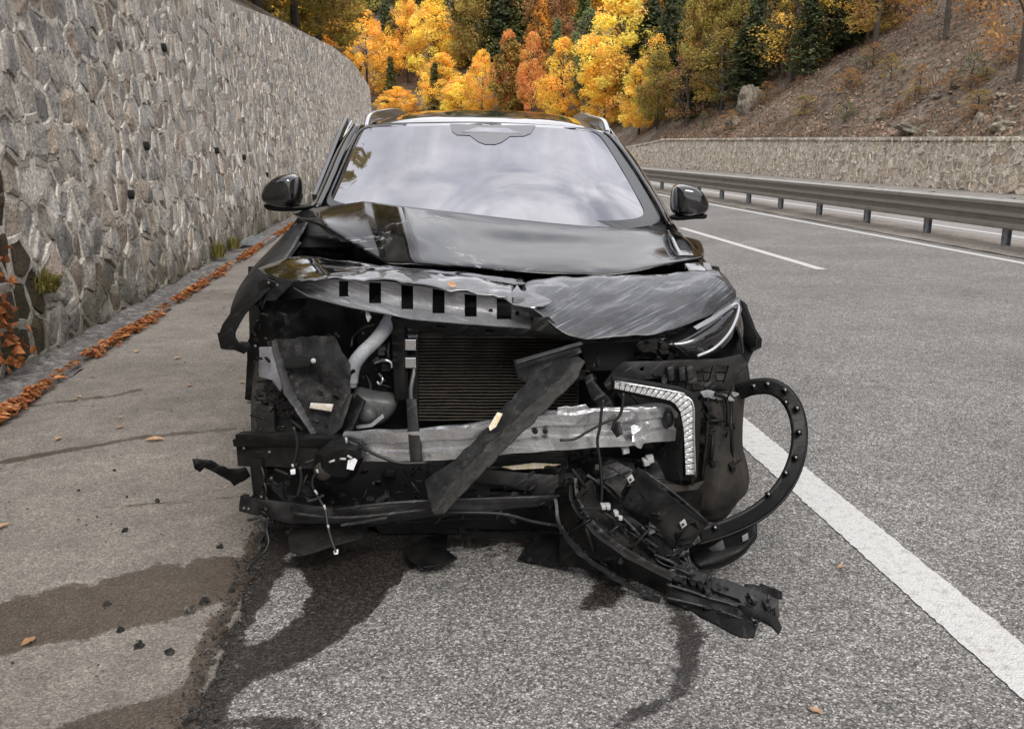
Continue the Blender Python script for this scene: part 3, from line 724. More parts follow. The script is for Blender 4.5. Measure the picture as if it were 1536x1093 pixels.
pm_ = None
while s < 140:
    if pm_ is None:
        mb = MB()
        mb.box((0, .035, .36), (.1, .006, .74)); mb.box((-.05, 0, .36), (.006, .075, .74)); mb.box((.05, 0, .36), (.006, .075, .74)); mb.box((0, .0, .56), (.13, .05, .22))
        pm_ = mb.build('post', M['post_steel'], rail); o = pm_
    else:
        o = bpy.data.objects.new('post', pm_.data); COL.objects.link(o); attach(o, rail)
    p = R(s, 8.42); o.location = p; o.rotation_euler = (0, 0, RA + ((s - BEND) / BR if s > BEND else 0)); s += SPS

# ------------------------------------------------------------------ trees
def quads(cen, nor, size, rng):
    n = len(cen); nor = nor / (np.linalg.norm(nor, axis=1)[:, None] + 1e-9)
    a = np.cross(nor, rng.normal(size=(n, 3))); a /= np.linalg.norm(a, axis=1)[:, None] + 1e-9; b = np.cross(nor, a)
    s = size[:, None]
    return np.stack([cen - a * s, cen - b * s * .6, cen + a * s, cen + b * s * .6], 1).reshape(-1, 3)
def crown_deciduous(seed, ncl=125, per=105, leaf=.0115, slim=1.0):
    rng = np.random.default_rng(seed); C_, N_, T_ = [], [], []
    for i in range(ncl):
        h = rng.uniform(.16, .97); prof_ = math.sin(min(1, (h - .08) / .9) ** .75 * math.pi) ** .7
        a = rng.uniform(0, 6.28); rr = .30 * slim * prof_ * math.sqrt(rng.uniform(.15, 1)); c = np.array([math.cos(a) * rr, math.sin(a) * rr, h])
        r = rng.uniform(.045, .09) * (.6 + .5 * prof_); q = rng.normal(size=(per, 3)); q /= np.linalg.norm(q, axis=1)[:, None]
        rad = r * rng.uniform(.45, 1.1, per) ** .6; C_.append(c + q * rad[:, None] * [1, 1, .8]); N_.append(q + rng.normal(size=(per, 3)) * .5 + [0, 0, .4])
        k = rng.uniform(.84, 1.28); T_.append(np.repeat(rng.uniform(.8, 1.22, (per, 1)) * k, 3, 1) * [1, rng.uniform(.8, 1.12), 1])
    C_ = np.concatenate(C_); N_ = np.concatenate(N_); T_ = np.concatenate(T_)
    return quads(C_, N_, rng.uniform(.6, 1.3, len(C_)) * leaf, rng), np.repeat(np.clip(T_, .3, 1.6), 4, 0)
def crown_conifer(seed, lev=24, leaf=.016):
    rng = np.random.default_rng(seed); C_, N_, T_ = [], [], []
    for i in range(lev):
        h = .1 + .88 * i / lev; L_ = .2 * (1 - h) ** .8 + .012
        for k in range(9):
            a = rng.uniform(0, 6.28); L2 = L_ * rng.uniform(.6, 1.2); m = 17; u = rng.uniform(.15, 1, m)
            p = np.c_[np.cos(a) * u * L2, np.sin(a) * u * L2, h - .28 * u * L2 + .1 * u * u * L2 + rng.normal(size=m) * .006] + rng.normal(size=(m, 3)) * .014
            C_.append(p); N_.append(rng.normal(size=(m, 3)) * .7 + [math.cos(a) * .4, math.sin(a) * .4, .7]); T_.append(np.repeat(rng.uniform(.6, 1.3, (m, 1)), 3, 1))
    C_ = np.concatenate(C_); N_ = np.concatenate(N_); T_ = np.concatenate(T_)
    return quads(C_, N_, rng.uniform(.6, 1.3, len(C_)) * leaf, rng), np.repeat(T_, 4, 0)
def trunk_mesh(seed, conifer=False, limbs=9, bare=False):
    rng = random.Random(seed); mb = MB()
    def lim(p0, p1, r0, r1, seg=6):
        d = (p1 - p0).normalized(); N = d.orthogonal().normalized(); B = d.cross(N); vs = []
        m = (p0 + p1) / 2 + Vector((rng.uniform(-.012, .012), rng.uniform(-.012, .012), 0))
        for p, r in ((p0, r0), (m, (r0 + r1) / 2), (p1, r1)):
            for k in range(seg): a = 6.2832 * k / seg; vs.append(p + (N * math.cos(a) + B * math.sin(a)) * r)
        mb.add(vs, [(q * seg + k, q * seg + (k + 1) % seg, (q + 1) * seg + (k + 1) % seg, (q + 1) * seg + k) for q in (0, 1) for k in range(seg)])
    top = .97 if conifer else .8; tips = []
    lim(Vector((0, 0, -.05)), Vector((rng.uniform(-.015, .015), rng.uniform(-.015, .015), .45)), .019, .013); lim(Vector((0, 0, .44)), Vector((rng.uniform(-.02, .02), 0, top)), .0125, .003)
    for k in range(limbs):
        h = rng.uniform(.25, .75); a = rng.uniform(0, 6.28); l = rng.uniform(.12, .26); q = Vector((math.cos(a) * l, math.sin(a) * l, h + (l * .9 if not conifer else -.02)))
        lim(Vector((0, 0, h)), q, .007, .002)
        if bare:
            for _ in range(4): b = rng.uniform(.4, .95); o = Vector((0, 0, h)).lerp(q, b); lim(o, o + Vector((rng.uniform(-.1, .1), rng.uniform(-.1, .1), rng.uniform(.02, .12))), .003, .001, 4)
    return mb
def qmesh(name, V, T):
    n = len(V) // 4; me = bpy.data.meshes.new(name); me.vertices.add(len(V)); me.vertices.foreach_set('co', V.astype(np.float32).ravel())
    me.loops.add(4 * n); me.loops.foreach_set('vertex_index', np.arange(4 * n, dtype=np.int32)); me.polygons.add(n)
    me.polygons.foreach_set('loop_start', np.arange(0, 4 * n, 4, dtype=np.int32)); me.update(calc_edges=True)
    at = me.attributes.new('tone', 'FLOAT_COLOR', 'POINT'); at.data.foreach_set('color', np.c_[T, np.ones(len(T))].astype(np.float32).ravel()); return me
DEC = [crown_deciduous(k, slim=(1, .8, 1.1, .9, 1)[k]) for k in range(5)]; CON = [crown_conifer(20 + k) for k in range(3)]
THIN = [crown_deciduous(40 + k, ncl=60, per=38, leaf=.011) for k in range(2)]
MESH = {}
for nm, lst in (('dec', DEC), ('con', CON), ('thin', THIN)):
    for i, (v, tt) in enumerate(lst):
        me = qmesh('crown', v, tt); me.materials.append(M['leaf_gold'])
        tm = trunk_mesh(i + 3, nm == 'con', bare=nm == 'thin', limbs=12 if nm == 'thin' else 9); tr = bpy.data.meshes.new('trunk'); tr.from_pydata([tuple(q) for q in tm.v], [], tm.f); tr.materials.append(M['bark'])
        MESH[nm, i] = (me, tr)
def tree(p, height, wid, kind, mat, label, group=None, lean=0):
    nm = {'d': 'dec', 'c': 'con', 't': 'thin'}[kind]; i = random.randrange({'d': 5, 'c': 3, 't': 2}[kind]); me, tr = MESH[nm, i]
    o = bpy.data.objects.new('conifer' if kind == 'c' else 'autumn_tree', None); COL.objects.link(o); o.location = p
    base = .4 if kind == 'c' else .62; k = wid / (base * height)
    o.scale = (height * k, height * k, height); o.rotation_euler = (lean, 0, rnd(0, 6.28)); tag(o, label, 'tree', group)
    for n_, d_, m_ in (('trunk', tr, None), ('crown', me, M[mat])):
        c = bpy.data.objects.new(n_, d_); COL.objects.link(c); c.parent = o
        if m_: c.material_slots[0].link = 'OBJECT'; c.material_slots[0].material = m_
    return o
def tree_px(px, base, top, wpx, kind, mat, label, group=None):
    p = hit(px, base); r = ray(px, top); zt = CAMH + r[2] * p.y / r[1]; h_ = max(2.5, zt - p.z); w_ = wpx / FPX * p.y
    return tree(p - Vector((0, 0, .15)), h_, w_, kind, mat, label, group)
TR = [
 (553, 160, 12, 66, 'd', 'leaf_gold', 'orange and yellow tree at the far end of the tall wall'),
 (580, 120, -30, 42, 'c', 'leaf_darkgreen', 'narrow dark conifer between two yellow trees near the wall end'),
 (612, 125, -12, 56, 'd', 'leaf_gold', 'golden tree right of the narrow dark conifer'),
 (652, 135, -10, 84, 'd', 'leaf_yellow', 'tall bright yellow tree above the left half of the car roof'),
 (597, 185, 128, 62, 'd', 'leaf_gold', 'low golden bush at the left roof rail of the car'),
 (664, 178, 76, 70, 'd', 'leaf_gold', 'golden tree in front of the tall bright yellow tree'),
 (692, 190, 112, 80, 'd', 'leaf_yellow', 'low yellow tree just above the windscreen camera side of the roof'),
 (724, 180, 72, 50, 'd', 'leaf_gold', 'slim golden tree left of the two orange trees'),
 (764, 182, 42, 62, 'd', 'leaf_orange', 'left one of two orange trees above the middle of the car roof'),
 (800, 182, 44, 50, 'd', 'leaf_orange', 'right one of two orange trees above the middle of the car roof'),
 (834, 175, 22, 46, 'c', 'leaf_greygreen', 'pale green conifer between orange trees above the car roof'),
 (843, 195, 52, 72, 'd', 'leaf_gold', 'deep orange tree right of the pale green conifer'),
 (882, 175, 8, 70, 'd', 'leaf_greygreen', 'pale green tree behind the orange tree and the big yellow tree'),
 (932, 185, -18, 130, 'd', 'leaf_yellow', 'big bright yellow tree above the right roof rail'),
 (906, 200, 64, 80, 'd', 'leaf_gold', 'orange gold tree in front of the big bright yellow tree'),
 (958, 205, 88, 70, 'd', 'leaf_yellow', 'lower yellow green tree at the left end of the low stone wall'),
 (715, 115, -60, 90, 'd', 'leaf_olive', 'olive brown tree behind the slim golden tree'),
 (752, 105, -70, 84, 'c', 'leaf_darkgreen', 'large dark conifer behind the two orange trees'),
 (690, 100, -60, 60, 'c', 'leaf_darkgreen', 'dark conifer right of the tall bright yellow tree'),
 (826, 90, -60, 90, 'd', 'leaf_brown', 'rust brown tree high on the hill behind the pale conifer'),
 (785, 80, -70, 70, 'd', 'leaf_brown', 'brown tree high on the hill behind the orange pair'),
 (975, 165, -40, 60, 'c', 'leaf_darkgreen', 'dark conifer right beside the big bright yellow tree'),
 (1012, 150, -60, 60, 'c', 'leaf_darkgreen', 'tall dark conifer above the left part of the low stone wall'),
 (1176, 112, -60, 62, 'c', 'leaf_darkgreen', 'dark green conifer standing over the rocky ledge on the hillside'),
 (1058, 170, -50, 90, 'd', 'leaf_olive', 'olive yellow tree behind the pale rock outcrop'),
 (1095, 150, -60, 90, 'd', 'leaf_olive', 'olive tree left of the dark green conifer over the ledge'),
 (1000, 175, -90, 62, 'c', 'leaf_darkgreen', 'tallest dark conifer right of the big bright yellow tree'),
 (1040, 165, -90, 62, 'c', 'leaf_darkgreen', 'tall dark conifer left of the pale rock outcrop'),
 (1130, 140, -80, 62, 'c', 'leaf_darkgreen', 'tall dark conifer just above the pale rock outcrop'),
 (1030, 185, 90, 50, 'c', 'leaf_darkgreen', 'small dark conifer low at the left end of the hillside'),
 (985, 195, 70, 60, 'd', 'leaf_olive', 'dull green tree behind the left end of the low stone wall'),
]
for a in TR: tree_px(*a)
ORD = 'first second third fourth fifth sixth seventh eighth ninth tenth eleventh twelfth thirteenth fourteenth fifteenth sixteenth seventeenth eighteenth nineteenth twentieth'.split()
wl = {}
for i in range(60):                                   # thin mixed wood climbing the hillside to the right
    px = rnd(965, 1330); lim_ = 203 - max(0, px - 1010) * .44; base = lim_ - rnd(0, 55)
    kd, mt, nm = random.choice([('t', 'leaf_olive', 'thin olive tree'), ('t', 'leaf_brown', 'thin brown tree'), ('c', 'leaf_darkgreen', 'slim conifer'), ('t', 'leaf_gold', 'thin golden tree')][i % 4:i % 4 + 1])
    wl.setdefault(nm, []).append((px, tree_px(px, base, base - rnd(110, 190), rnd(70, 120), kd, mt, nm, nm + 's in the wood on the right hillside')))
for nm, lst in wl.items():
    for k, (px, o) in enumerate(sorted(lst, key=lambda q: q[0])): o['label'] = nm + ' of the right hillside wood, ' + ORD[min(k, 19)] + ' of its kind from the left'
for (px, base, top, wpx, mat, lab) in [(1418, 62, -260, 150, 'leaf_brown', 'bare trunked tree standing alone on the brown slope'), (1528, 130, -260, 170, 'leaf_brown', 'dark trunked tree at the right border of the photo'),
                                   (1470, 20, -160, 130, 'leaf_brown', 'thin rusty tree high on the slope near the right border'), (1385, 8, -150, 130, 'leaf_brown', 'thin brown tree on the slope left of the bare trunked tree'), (1312, 52, -110, 110, 'leaf_brown', 'thin brown tree at the edge of the wood by the bare slope'), (1345, 28, -160, 120, 'leaf_gold', 'thin golden tree at the upper edge of the bare slope'), (1285, 40, -120, 110, 'leaf_gold', 'thin yellow oak where wood meets the bare slope')]:
    tree_px(px, base, top, wpx, 't', mat, lab)
for (s, t, h_, w_, mat, lab) in [(24, -6.4, 9.5, 8.5, 'leaf_olive', 'olive green tree leaning over the tall wall, nearest the camera'), (32, -6.2, 9.5, 8.5, 'leaf_olive', 'second olive tree above the tall wall, behind the nearest'),
                                 (41, -6.0, 9, 8.5, 'leaf_olive', 'third olive tree above the tall wall'), (50, -5.5, 8, 7.5, 'leaf_olive', 'farthest olive tree above the tall wall before the yellow trees')]:
    p = R(s, t); p.z = terrain(p.x, p.y) - .8; tree(p, h_, w_, 'd', mat, lab)
for (s, t, h_, w_, mat, lab) in [(58, -5.2, 7.5, 7, 'leaf_olive', 'olive tree over the far end of the tall wall'), (66, -6, 9, 7, 'leaf_gold', 'golden tree over the far end of the tall wall'), (30, -9.5, 11, 8, 'leaf_darkgreen', 'dark green tree behind the olive trees above the tall wall'), (48, -10, 11, 9, 'leaf_olive', 'taller olive tree set back above the tall wall')]:
    p = R(s, t); p.z = terrain(p.x, p.y) - .8; tree(p, h_, w_, 'd', mat, lab)
for (s, t, h_, w_, mat, lab) in [(17, -6.4, 9.5, 7, 'leaf_olive', 'olive tree above the tall wall, high over the car'), (11, -7, 9.2, 7, 'leaf_darkgreen', 'dark green tree above the near part of the tall wall'), (4, -8, 7.5, 6.5, 'leaf_olive', 'olive tree above the tall wall beside the camera')]:
    p = R(s, t); p.z = terrain(p.x, p.y) - .5; tree(p, h_, w_, 'd', mat, lab)
# the wood beyond, which reads as one mass
VV, TT = [], []
def wood(p, h_, w_, lib, col):
    v, tt = lib; sel = np.arange(len(v) // 4)[::2]; idx = (sel[:, None] * 4 + np.arange(4)).ravel(); v = v[idx]; tt = tt[idx]
    c4 = np.repeat(v.reshape(-1, 4, 3).mean(1), 4, 0); v = c4 + (v - c4) * 1.7
    a = rnd(0, 6.28); ca, sa = math.cos(a), math.sin(a); k = w_ / .6
    q = np.c_[(v[:, 0] * ca - v[:, 1] * sa) * k, (v[:, 0] * sa + v[:, 1] * ca) * k, v[:, 2] * h_] + np.array(p); VV.append(q); TT.append(tt * np.array(col))
cols = [(.5, .55, .3), (.5, .5, .3), (1.1, .8, .3), (2.2, 1.35, .25), (1.6, .8, .25), (.6, .75, .4)]
for _ in range(270):
    s = rnd(68, 190); t = 18.9 + rnd(5 if s > 100 else 12, 88); p = R(s, t); p.z = terrain(p.x, p.y) - .3; c_ = random.random() < .4
    wood(p, rnd(8, 13), rnd(4, 6), random.choice(CON if c_ else DEC), random.choice(cols[:2] + cols[5:] if c_ else cols))
for _ in range(60):
    s = rnd(-65, 60); t = 18.9 + rnd(17, 50); p = R(s, t); p.z = terrain(p.x, p.y) - .3; wood(p, rnd(8, 13), rnd(4, 6), random.choice(DEC + CON), random.choice(cols))
for _ in range(70):
    s = rnd(-65, 95); t = -3 - rnd(5, 30); p = R(s, t); p.z = terrain(p.x, p.y) - .3; wood(p, rnd(7, 11), rnd(4, 6), random.choice(DEC + CON), random.choice(cols))
leafmat('wood', [(.3, (.14, .14, .09)), (.5, (.24, .22, .13)), (.7, (.36, .3, .17))], .5, .25)
me = qmesh('far_wood', np.concatenate(VV), np.concatenate(TT)); me.materials.append(M['wood']); o = bpy.data.objects.new('far_wood', me); COL.objects.link(o)
tag(o, 'mixed autumn wood covering the hills behind the nearer trees', 'forest', kind='stuff')
# leaf litter, dry grass and rocks on the bare slope
rng = np.random.default_rng(3); P_ = []
for _ in range(26000):
    s = rnd(20, 75); t = 19.1 + 14 * random.random() ** 1.3; p = R(s, t); P_.append((p.x, p.y, terrain(p.x, p.y) + rnd(.0, .12)))
P_ = np.array(P_); v = quads(P_, rng.normal(size=P_.shape) * .5 + [-.4, -.4, 1], rng.uniform(.04, .11, len(P_)), rng)
me = qmesh('leaf_litter', v, np.repeat(np.repeat(rng.uniform(.5, 1.5, (len(P_), 1)), 3, 1), 4, 0)); me.materials.append(M['litter']); o = bpy.data.objects.new('leaf_litter', me); COL.objects.link(o)
tag(o, 'brown leaf litter covering the bare slope above the low wall', 'leaf litter', kind='stuff')
mb = MB()
for _ in range(9000):
    s = rnd(20, 76); t = 19.0 + 13 * random.random() ** 1.2; p = R(s, t)
    if noise.noise(Vector((p.x, p.y, 3)) * .35) < -.05: continue
    p.z = terrain(p.x, p.y); d = Vector((rnd(-.25, .1), rnd(-.25, .1), rnd(.12, .4))) ; sd_ = Vector((.018, -.008, 0)); k = rnd(.5, 1.2)
    mb.add([p - sd_, p + sd_, p + d], [(0, 1, 2)], [k, k * .95, k * .9])
tag(mb.build('dry_grass', M['drygrass']), 'dry grass and twigs on the slope above the low wall', 'grass', kind='stuff')
def rock_obj(p, size, label, group=None, name='rock', sub=3):
    bm = bmesh.new(); bmesh.ops.create_icosphere(bm, subdivisions=sub, radius=1)
    off = Vector((rnd(0, 99), rnd(0, 99), 0))
    for v_ in bm.verts:
        d = 1 + .35 * noise.noise(v_.co * 1.3 + off) + .16 * noise.cell(v_.co * 2.2 + off) + .1 * noise.noise(v_.co * 4 + off); v_.co = Vector((v_.co.x * size[0], v_.co.y * size[1], v_.co.z * size[2])) * d
    me = bpy.data.meshes.new(name); bm.to_mesh(me); bm.free(); me.materials.append(M['boulder'])
    k = rnd(.8, 1.3); at = me.attributes.new('tone', 'FLOAT_COLOR', 'POINT'); at.data.foreach_set('color', np.tile([k, k, k, 1], len(me.vertices)).astype(np.float32))
    o = bpy.data.objects.new(name, me); COL.objects.link(o); o.location = p; o.rotation_euler = (0, 0, rnd(0, 6)); return tag(o, label, 'rock', group)
rock_obj(hit(1124, 165), (.8, .8, 1.5), 'pale rock outcrop under the dark ledge on the hillside', name='rock_outcrop', sub=4)
rock_obj(hit(1100, 190), (.55, .5, .6), 'smaller pale rock below the outcrop at the hillside foot')
o = rock_obj(hit(1370, 200), (.75, .5, .16), 'flat grey slab lying on the top of the low wall'); o.rotation_euler = (.1, .3, .2)
rock_obj(hit(1400, 202), (.35, .3, .16), 'small stone next to the flat slab above the low wall')
rock_obj(hit(1505, 196), (.4, .4, .25), 'tan rock above the low wall near the right border of the photo')
rock_obj(hit(1470, 190), (.22, .22, .35), 'upright tan rock above the low wall, left of the right border rock')
for i in range(40):
    rock_obj(hit(rnd(1080, 1530), rnd(120, 203)), (rnd(.06, .3), rnd(.06, .25), rnd(.04, .12)), 'small grey rock poking out of the brown slope', 'rocks poking out of the slope', sub=2)

def shrub(px, py, h_, w_, mat, label, group):
    o = tree(hit(px, py) - Vector((0, 0, .1)), h_, w_, 't', mat, label, group); o.name = 'shrub'; o['category'] = 'shrub'; return o
SH = []
for i in range(30):
    px = rnd(1040, 1530); py = rnd(60, 200); SH.append((px, shrub(px, py, rnd(.5, 1.5), rnd(.8, 1.9), random.choice(['leaf_olive', 'leaf_brown', 'leaf_greygreen', 'leaf_brown']), 'small shrub', 'shrubs scattered over the brown slope')))
for k, (px, o) in enumerate(sorted(SH, key=lambda q: q[0])): o['label'] = 'low thin shrub on the brown slope, number %s from the left' % ' '.join([['', 'twenty', 'thirty'][(k + 1) // 10 - 1] if k + 1 >= 20 else '', ORD[k] if k < 20 else (ORD[(k + 1) % 10 - 1] if (k + 1) % 10 else '')]).strip()
# ================================================================== THE CRASHED CAR
def cxl(Y): return -.09 - .02 * (Y - 3.3)
car = empty('crashed_car', Vector((-.13, 5.2, 0)), 'black crossover car with its front end torn off, standing on the road shoulder', 'car')
def B(dx, Y, z): return Vector((cxl(Y) + dx, Y, z - .02 * dx / .94))      # body frame, slightly down on the right side
# --- roof, pillars, sides
hdr = [C(541, 188, 5.24), C(600, 185, 5.15), C(735, 184, 5.1), C(860, 191, 5.15), C(906, 197, 5.24)]
def rrow(Y, z, hw): return [B(-hw, Y, z - .07), B(-hw * .6, Y, z - .012), B(0, Y, z), B(hw * .6, Y, z - .012), B(hw, Y, z - .07)]
roof = patch('roof', [hdr, rrow(5.35, 1.592, .66), rrow(6.0, 1.648, .65), rrow(6.7, 1.64, .64), rrow(7.3, 1.585, .62), rrow(7.62, 1.5, .6)], M['paint'], car, (8, 6), .01)
for sgn in (-1, 1):
    pts = ([C(549, 188, 5.24), C(554, 173, 5.42), C(567, 167, 5.75)] if sgn < 0 else [C(912, 196, 5.24), C(905, 180, 5.42), C(888, 175, 5.75)]) + [B(sgn * .6, 6.3, 1.65), B(sgn * .6, 7.0, 1.63), B(sgn * .58, 7.45, 1.55)]
    o = sweep('roof_rail', pts, [(-.05, -.012), (.0, -.014), (.006, -.008), (.006, .008), (.0, .014), (-.05, .012)], M['rail_silver'], car, n=6, smooth=False, bevel=.004)
    # A pillar
    if sgn < 0: pp = [(541, 187, 5.24), (520, 222, 5.02), (497, 275, 4.68), (480, 312, 4.46)]; wpx = -8
    else: pp = [(906, 197, 5.24), (936, 232, 5.02), (976, 293, 4.68), (1000, 336, 4.46)]; wpx = 8
    patch('pillar', [[C(a, b, y - .015) for a, b, y in pp], [C(a + wpx, b + 1, y - .01) for a, b, y in pp], [C(a + wpx * 1.8, b + 4, y + .25) for a, b, y in pp]], M['paint'], car, (4, 6), .01)
    # body side below the belt line and its windows
    ys = [4.25, 4.9, 5.7, 6.5, 7.2, 7.6]; hw = [.93, .94, .945, .94, .92, .84]
    rows = [[B(sgn * h * k, y, z) for y, h in zip(ys, hw)] for k, z in ((.93, 1.06), (.985, .98), (1, .8), (.985, .55), (.96, .36), (.9, .26))]
    rows = [[v for v in r] for r in rows]
    patch('body_side', rows if sgn > 0 else [list(reversed(r)) for r in rows], M['paint'], car, (4, 4), .01)
    rw_ = [[B(sgn * .87, 4.5, 1.07), B(sgn * .885, 5.3, 1.08), B(sgn * .885, 6.2, 1.1), B(sgn * .87, 7.0, 1.12), B(sgn * .8, 7.45, 1.16)],
           [B(sgn * .79, 4.85, 1.3), B(sgn * .8, 5.45, 1.32), B(sgn * .8, 6.2, 1.33), B(sgn * .79, 6.95, 1.33), B(sgn * .74, 7.35, 1.32)],
           [B(sgn * .69, 5.22, 1.5), B(sgn * .69, 5.6, 1.56), B(sgn * .68, 6.2, 1.575), B(sgn * .67, 6.9, 1.555), B(sgn * .64, 7.3, 1.5)]]
    patch('side_window', rw_ if sgn > 0 else [list(reversed(r)) for r in rw_], M['glass'], car, (5, 4), .006)
    # door seam moulding and handle
    sweep('sill', [B(sgn * .88, 4.2, .27), B(sgn * .89, 5.2, .27), B(sgn * .88, 6.5, .27)], [(-.05, -.03), (.05, -.03), (.05, .03), (-.05, .03)], M['plastic'], car, bevel=.008)
    sweep('door_handle', [B(sgn * .955, 5.35, .9), B(sgn * .97, 5.45, .9), B(sgn * .955, 5.56, .9)], [(-.012, -.008), (.012, -.008), (.012, .008), (-.012, .008)], M['paint'], car)
patch('tailgate', [[B(d, 7.62 + .05 * (1 - abs(d) / .6), 1.5) for d in (-.6, -.3, 0, .3, .6)], [B(d * 1.25, 7.78, 1.15) for d in (-.6, -.3, 0, .3, .6)], [B(d * 1.38, 7.84, .8) for d in (-.6, -.3, 0, .3, .6)], [B(d * 1.36, 7.74, .35) for d in (-.6, -.3, 0, .3, .6)]], M['paint'], car, (4, 3), .01)
mb = MB(); mb.box((cxl(5.4), 5.45, .27), (1.66, 4.2, .1)); mb.build('underbody', M['void'], car)
mb = MB(); mb.box((cxl(3.7), 3.74, .5), (1.0, .5, .62)); mods(mb.build('engine_block', M['void'], car), bevel=.03)
plate('dark_gap_plate', [(400, 690, 3.3), (640, 690, 3.28), (850, 690, 3.28), (1040, 700, 3.3), (1030, 778, 3.32), (850, 796, 3.3), (640, 792, 3.28), (410, 786, 3.3)], M['void'], car, amp=.03, asc=6, th=.05, step=20)  # black plate added so no lit road shows through the gaps
# the front door stands ajar on the left of the picture
sweep('door_frame', [C(520, 183, 5.6), C(511, 203, 5.42), C(494, 246, 5.1), C(472, 300, 4.72)], [(-.012, -.03), (.012, -.03), (.012, .03), (-.012, .03)], M['paint'], car, ref=(1, 0, 0), bevel=.004)
sweep('door_seal', [C(528, 186, 5.55), C(519, 204, 5.38), C(503, 248, 5.05), C(482, 300, 4.68)], [(-.004, -.02), (.004, -.02), (.004, .02), (-.004, .02)], M['rail_silver'], car, ref=(1, 0, 0))
# --- windscreen
wr = [[(541, 189, 5.23), (620, 187, 5.12), (735, 186, 5.08), (850, 191, 5.12), (905, 198, 5.23)],
      [(523, 224, 5.0), (610, 224, 4.87), (735, 224, 4.82), (862, 230, 4.87), (935, 236, 5.0)],
      [(503, 270, 4.72), (600, 274, 4.56), (738, 278, 4.5), (880, 282, 4.56), (968, 288, 4.72)],
      [(482, 314, 4.47), (590, 330, 4.28), (740, 345, 4.22), (900, 348, 4.28), (1001, 340, 4.47)]]
def wsc(u, v, dy=0):                      # point on the windscreen surface
    A = np.array([[tuple(C(*q)) for q in r] for r in wr]); A = cr(A, 12); A = np.swapaxes(cr(np.swapaxes(A, 0, 1), 12), 0, 1)
    i = v * (A.shape[0] - 1); j = u * (A.shape[1] - 1); i0, j0 = min(int(i), A.shape[0] - 2), min(int(j), A.shape[1] - 2); fi, fj = i - i0, j - j0
    p = (A[i0, j0] * (1 - fi) + A[i0 + 1, j0] * fi) * (1 - fj) + (A[i0, j0 + 1] * (1 - fi) + A[i0 + 1, j0 + 1] * fi) * fj
    return Vector(p) + Vector((0, -.6, .8)) * dy
ws = patch('windscreen', [[C(*q) for q in r] for r in wr], M['glass'], car, (8, 8), .005)
# printed black border: wide round-cornered band on the right, thin elsewhere
def ring(name, outer, inner, mat, parent, dy):
    V = [wsc(u, v, dy) for u, v in outer] + [wsc(u, v, dy) for u, v in inner]; n = len(outer)
    return mods(meshobj(name, V, [(k, (k + 1) % n, n + (k + 1) % n, n + k) for k in range(n)], mat, parent), solid=.001)
def loop(ins, n=96, rr=.12):
    pts = []
    for k in range(n):
        a = 2 * math.pi * k / n; c, s_ = math.cos(a), math.sin(a); e = .17
        x = math.copysign(abs(c) ** e, c); y = math.copysign(abs(s_) ** e, s_)
        u = .5 + .5 * x; v = .5 + .5 * y
        pts.append((lerp(ins[0], 1 - ins[1], u), lerp(ins[2], 1 - ins[3], v)))
    return pts
ring('frit_border', loop((0.002, .002, .004, .004)), loop((.01, .055, .025, .07)), M['frit'], ws, .009)
def on_glass(name, uv, mat, dy):
    n0 = len(uv); pts = [Vector(q) for q in uv]; us = [q[0] for q in uv]; vs_ = [q[1] for q in uv]
    gx, gy = np.meshgrid(np.linspace(min(us), max(us), 24), np.linspace(min(vs_), max(vs_), 14)); ok = inpoly(gx, gy, uv) & (polydist(gx, gy, uv) > .004)
    pts += [Vector((a, b_)) for a, b_ in zip(gx[ok], gy[ok])]
    r_ = delaunay_2d_cdt(pts, [(k, (k + 1) % n0) for k in range(n0)], [], 1, 1e-6)
    return meshobj(name, [wsc(q.x, q.y, dy) for q in r_[0]], r_[2], mat, ws, True)
on_glass('sensor_housing', [(.375, .015), (.64, .015), (.62, .13), (.60, .17), (.56, .18), (.535, .26), (.515, .29), (.485, .29), (.465, .26), (.44, .18), (.40, .17), (.385, .12)], M['housing'], .008)
on_glass('sensor_window', [(.41, .14), (.46, .075), (.55, .075), (.595, .14)], M['glass'], .011)
patch('cowl', [[C(455, 318, 4.5), C(600, 330, 4.3), C(740, 345, 4.24), C(900, 348, 4.3), C(1010, 338, 4.5)], [B(-.9, 4.0, .98), B(-.4, 3.95, 1.0), B(0, 3.93, 1.0), B(.4, 3.95, 1.0), B(.9, 4.0, .96)]], M['plastic'], car, (3, 4), .01)
# --- door mirrors
mo = [(391, 303), (392, 287), (402, 271), (420, 262), (441, 259), (449, 266), (451, 290), (450, 308), (440, 315), (412, 313)]
mr = shell('mirror', mo, 4.5, [(-.08, .55), (-.07, .82), (-.03, .97), (.04, 1), (.10, .95), (.105, .8)], M['paint'], car, 2)
shell('mirror_foot', [(392, 304), (410, 309), (450, 308), (478, 306), (474, 314), (440, 318), (405, 317), (396, 313)], 4.5, [(-.05, .9), (.0, 1), (.06, .95)], M['plastic'], mr, 1)
mo = [(1065, 316), (1063, 302), (1055, 287), (1040, 277), (1015, 274), (1009, 284), (1008, 305), (1008, 320), (1020, 327), (1050, 325)]
mr = shell('mirror', mo[::-1], 4.5, [(-.08, .55), (-.07, .82), (-.03, .97), (.04, 1), (.10, .95), (.105, .8)], M['paint'], car, 2)
shell('mirror_foot', [(1064, 319), (1050, 322), (1010, 321), (1002, 324), (1004, 331), (1022, 331), (1050, 327), (1060, 330)], 4.5, [(-.05, .9), (.0, 1), (.06, .95)], M['plastic'], mr, 1)
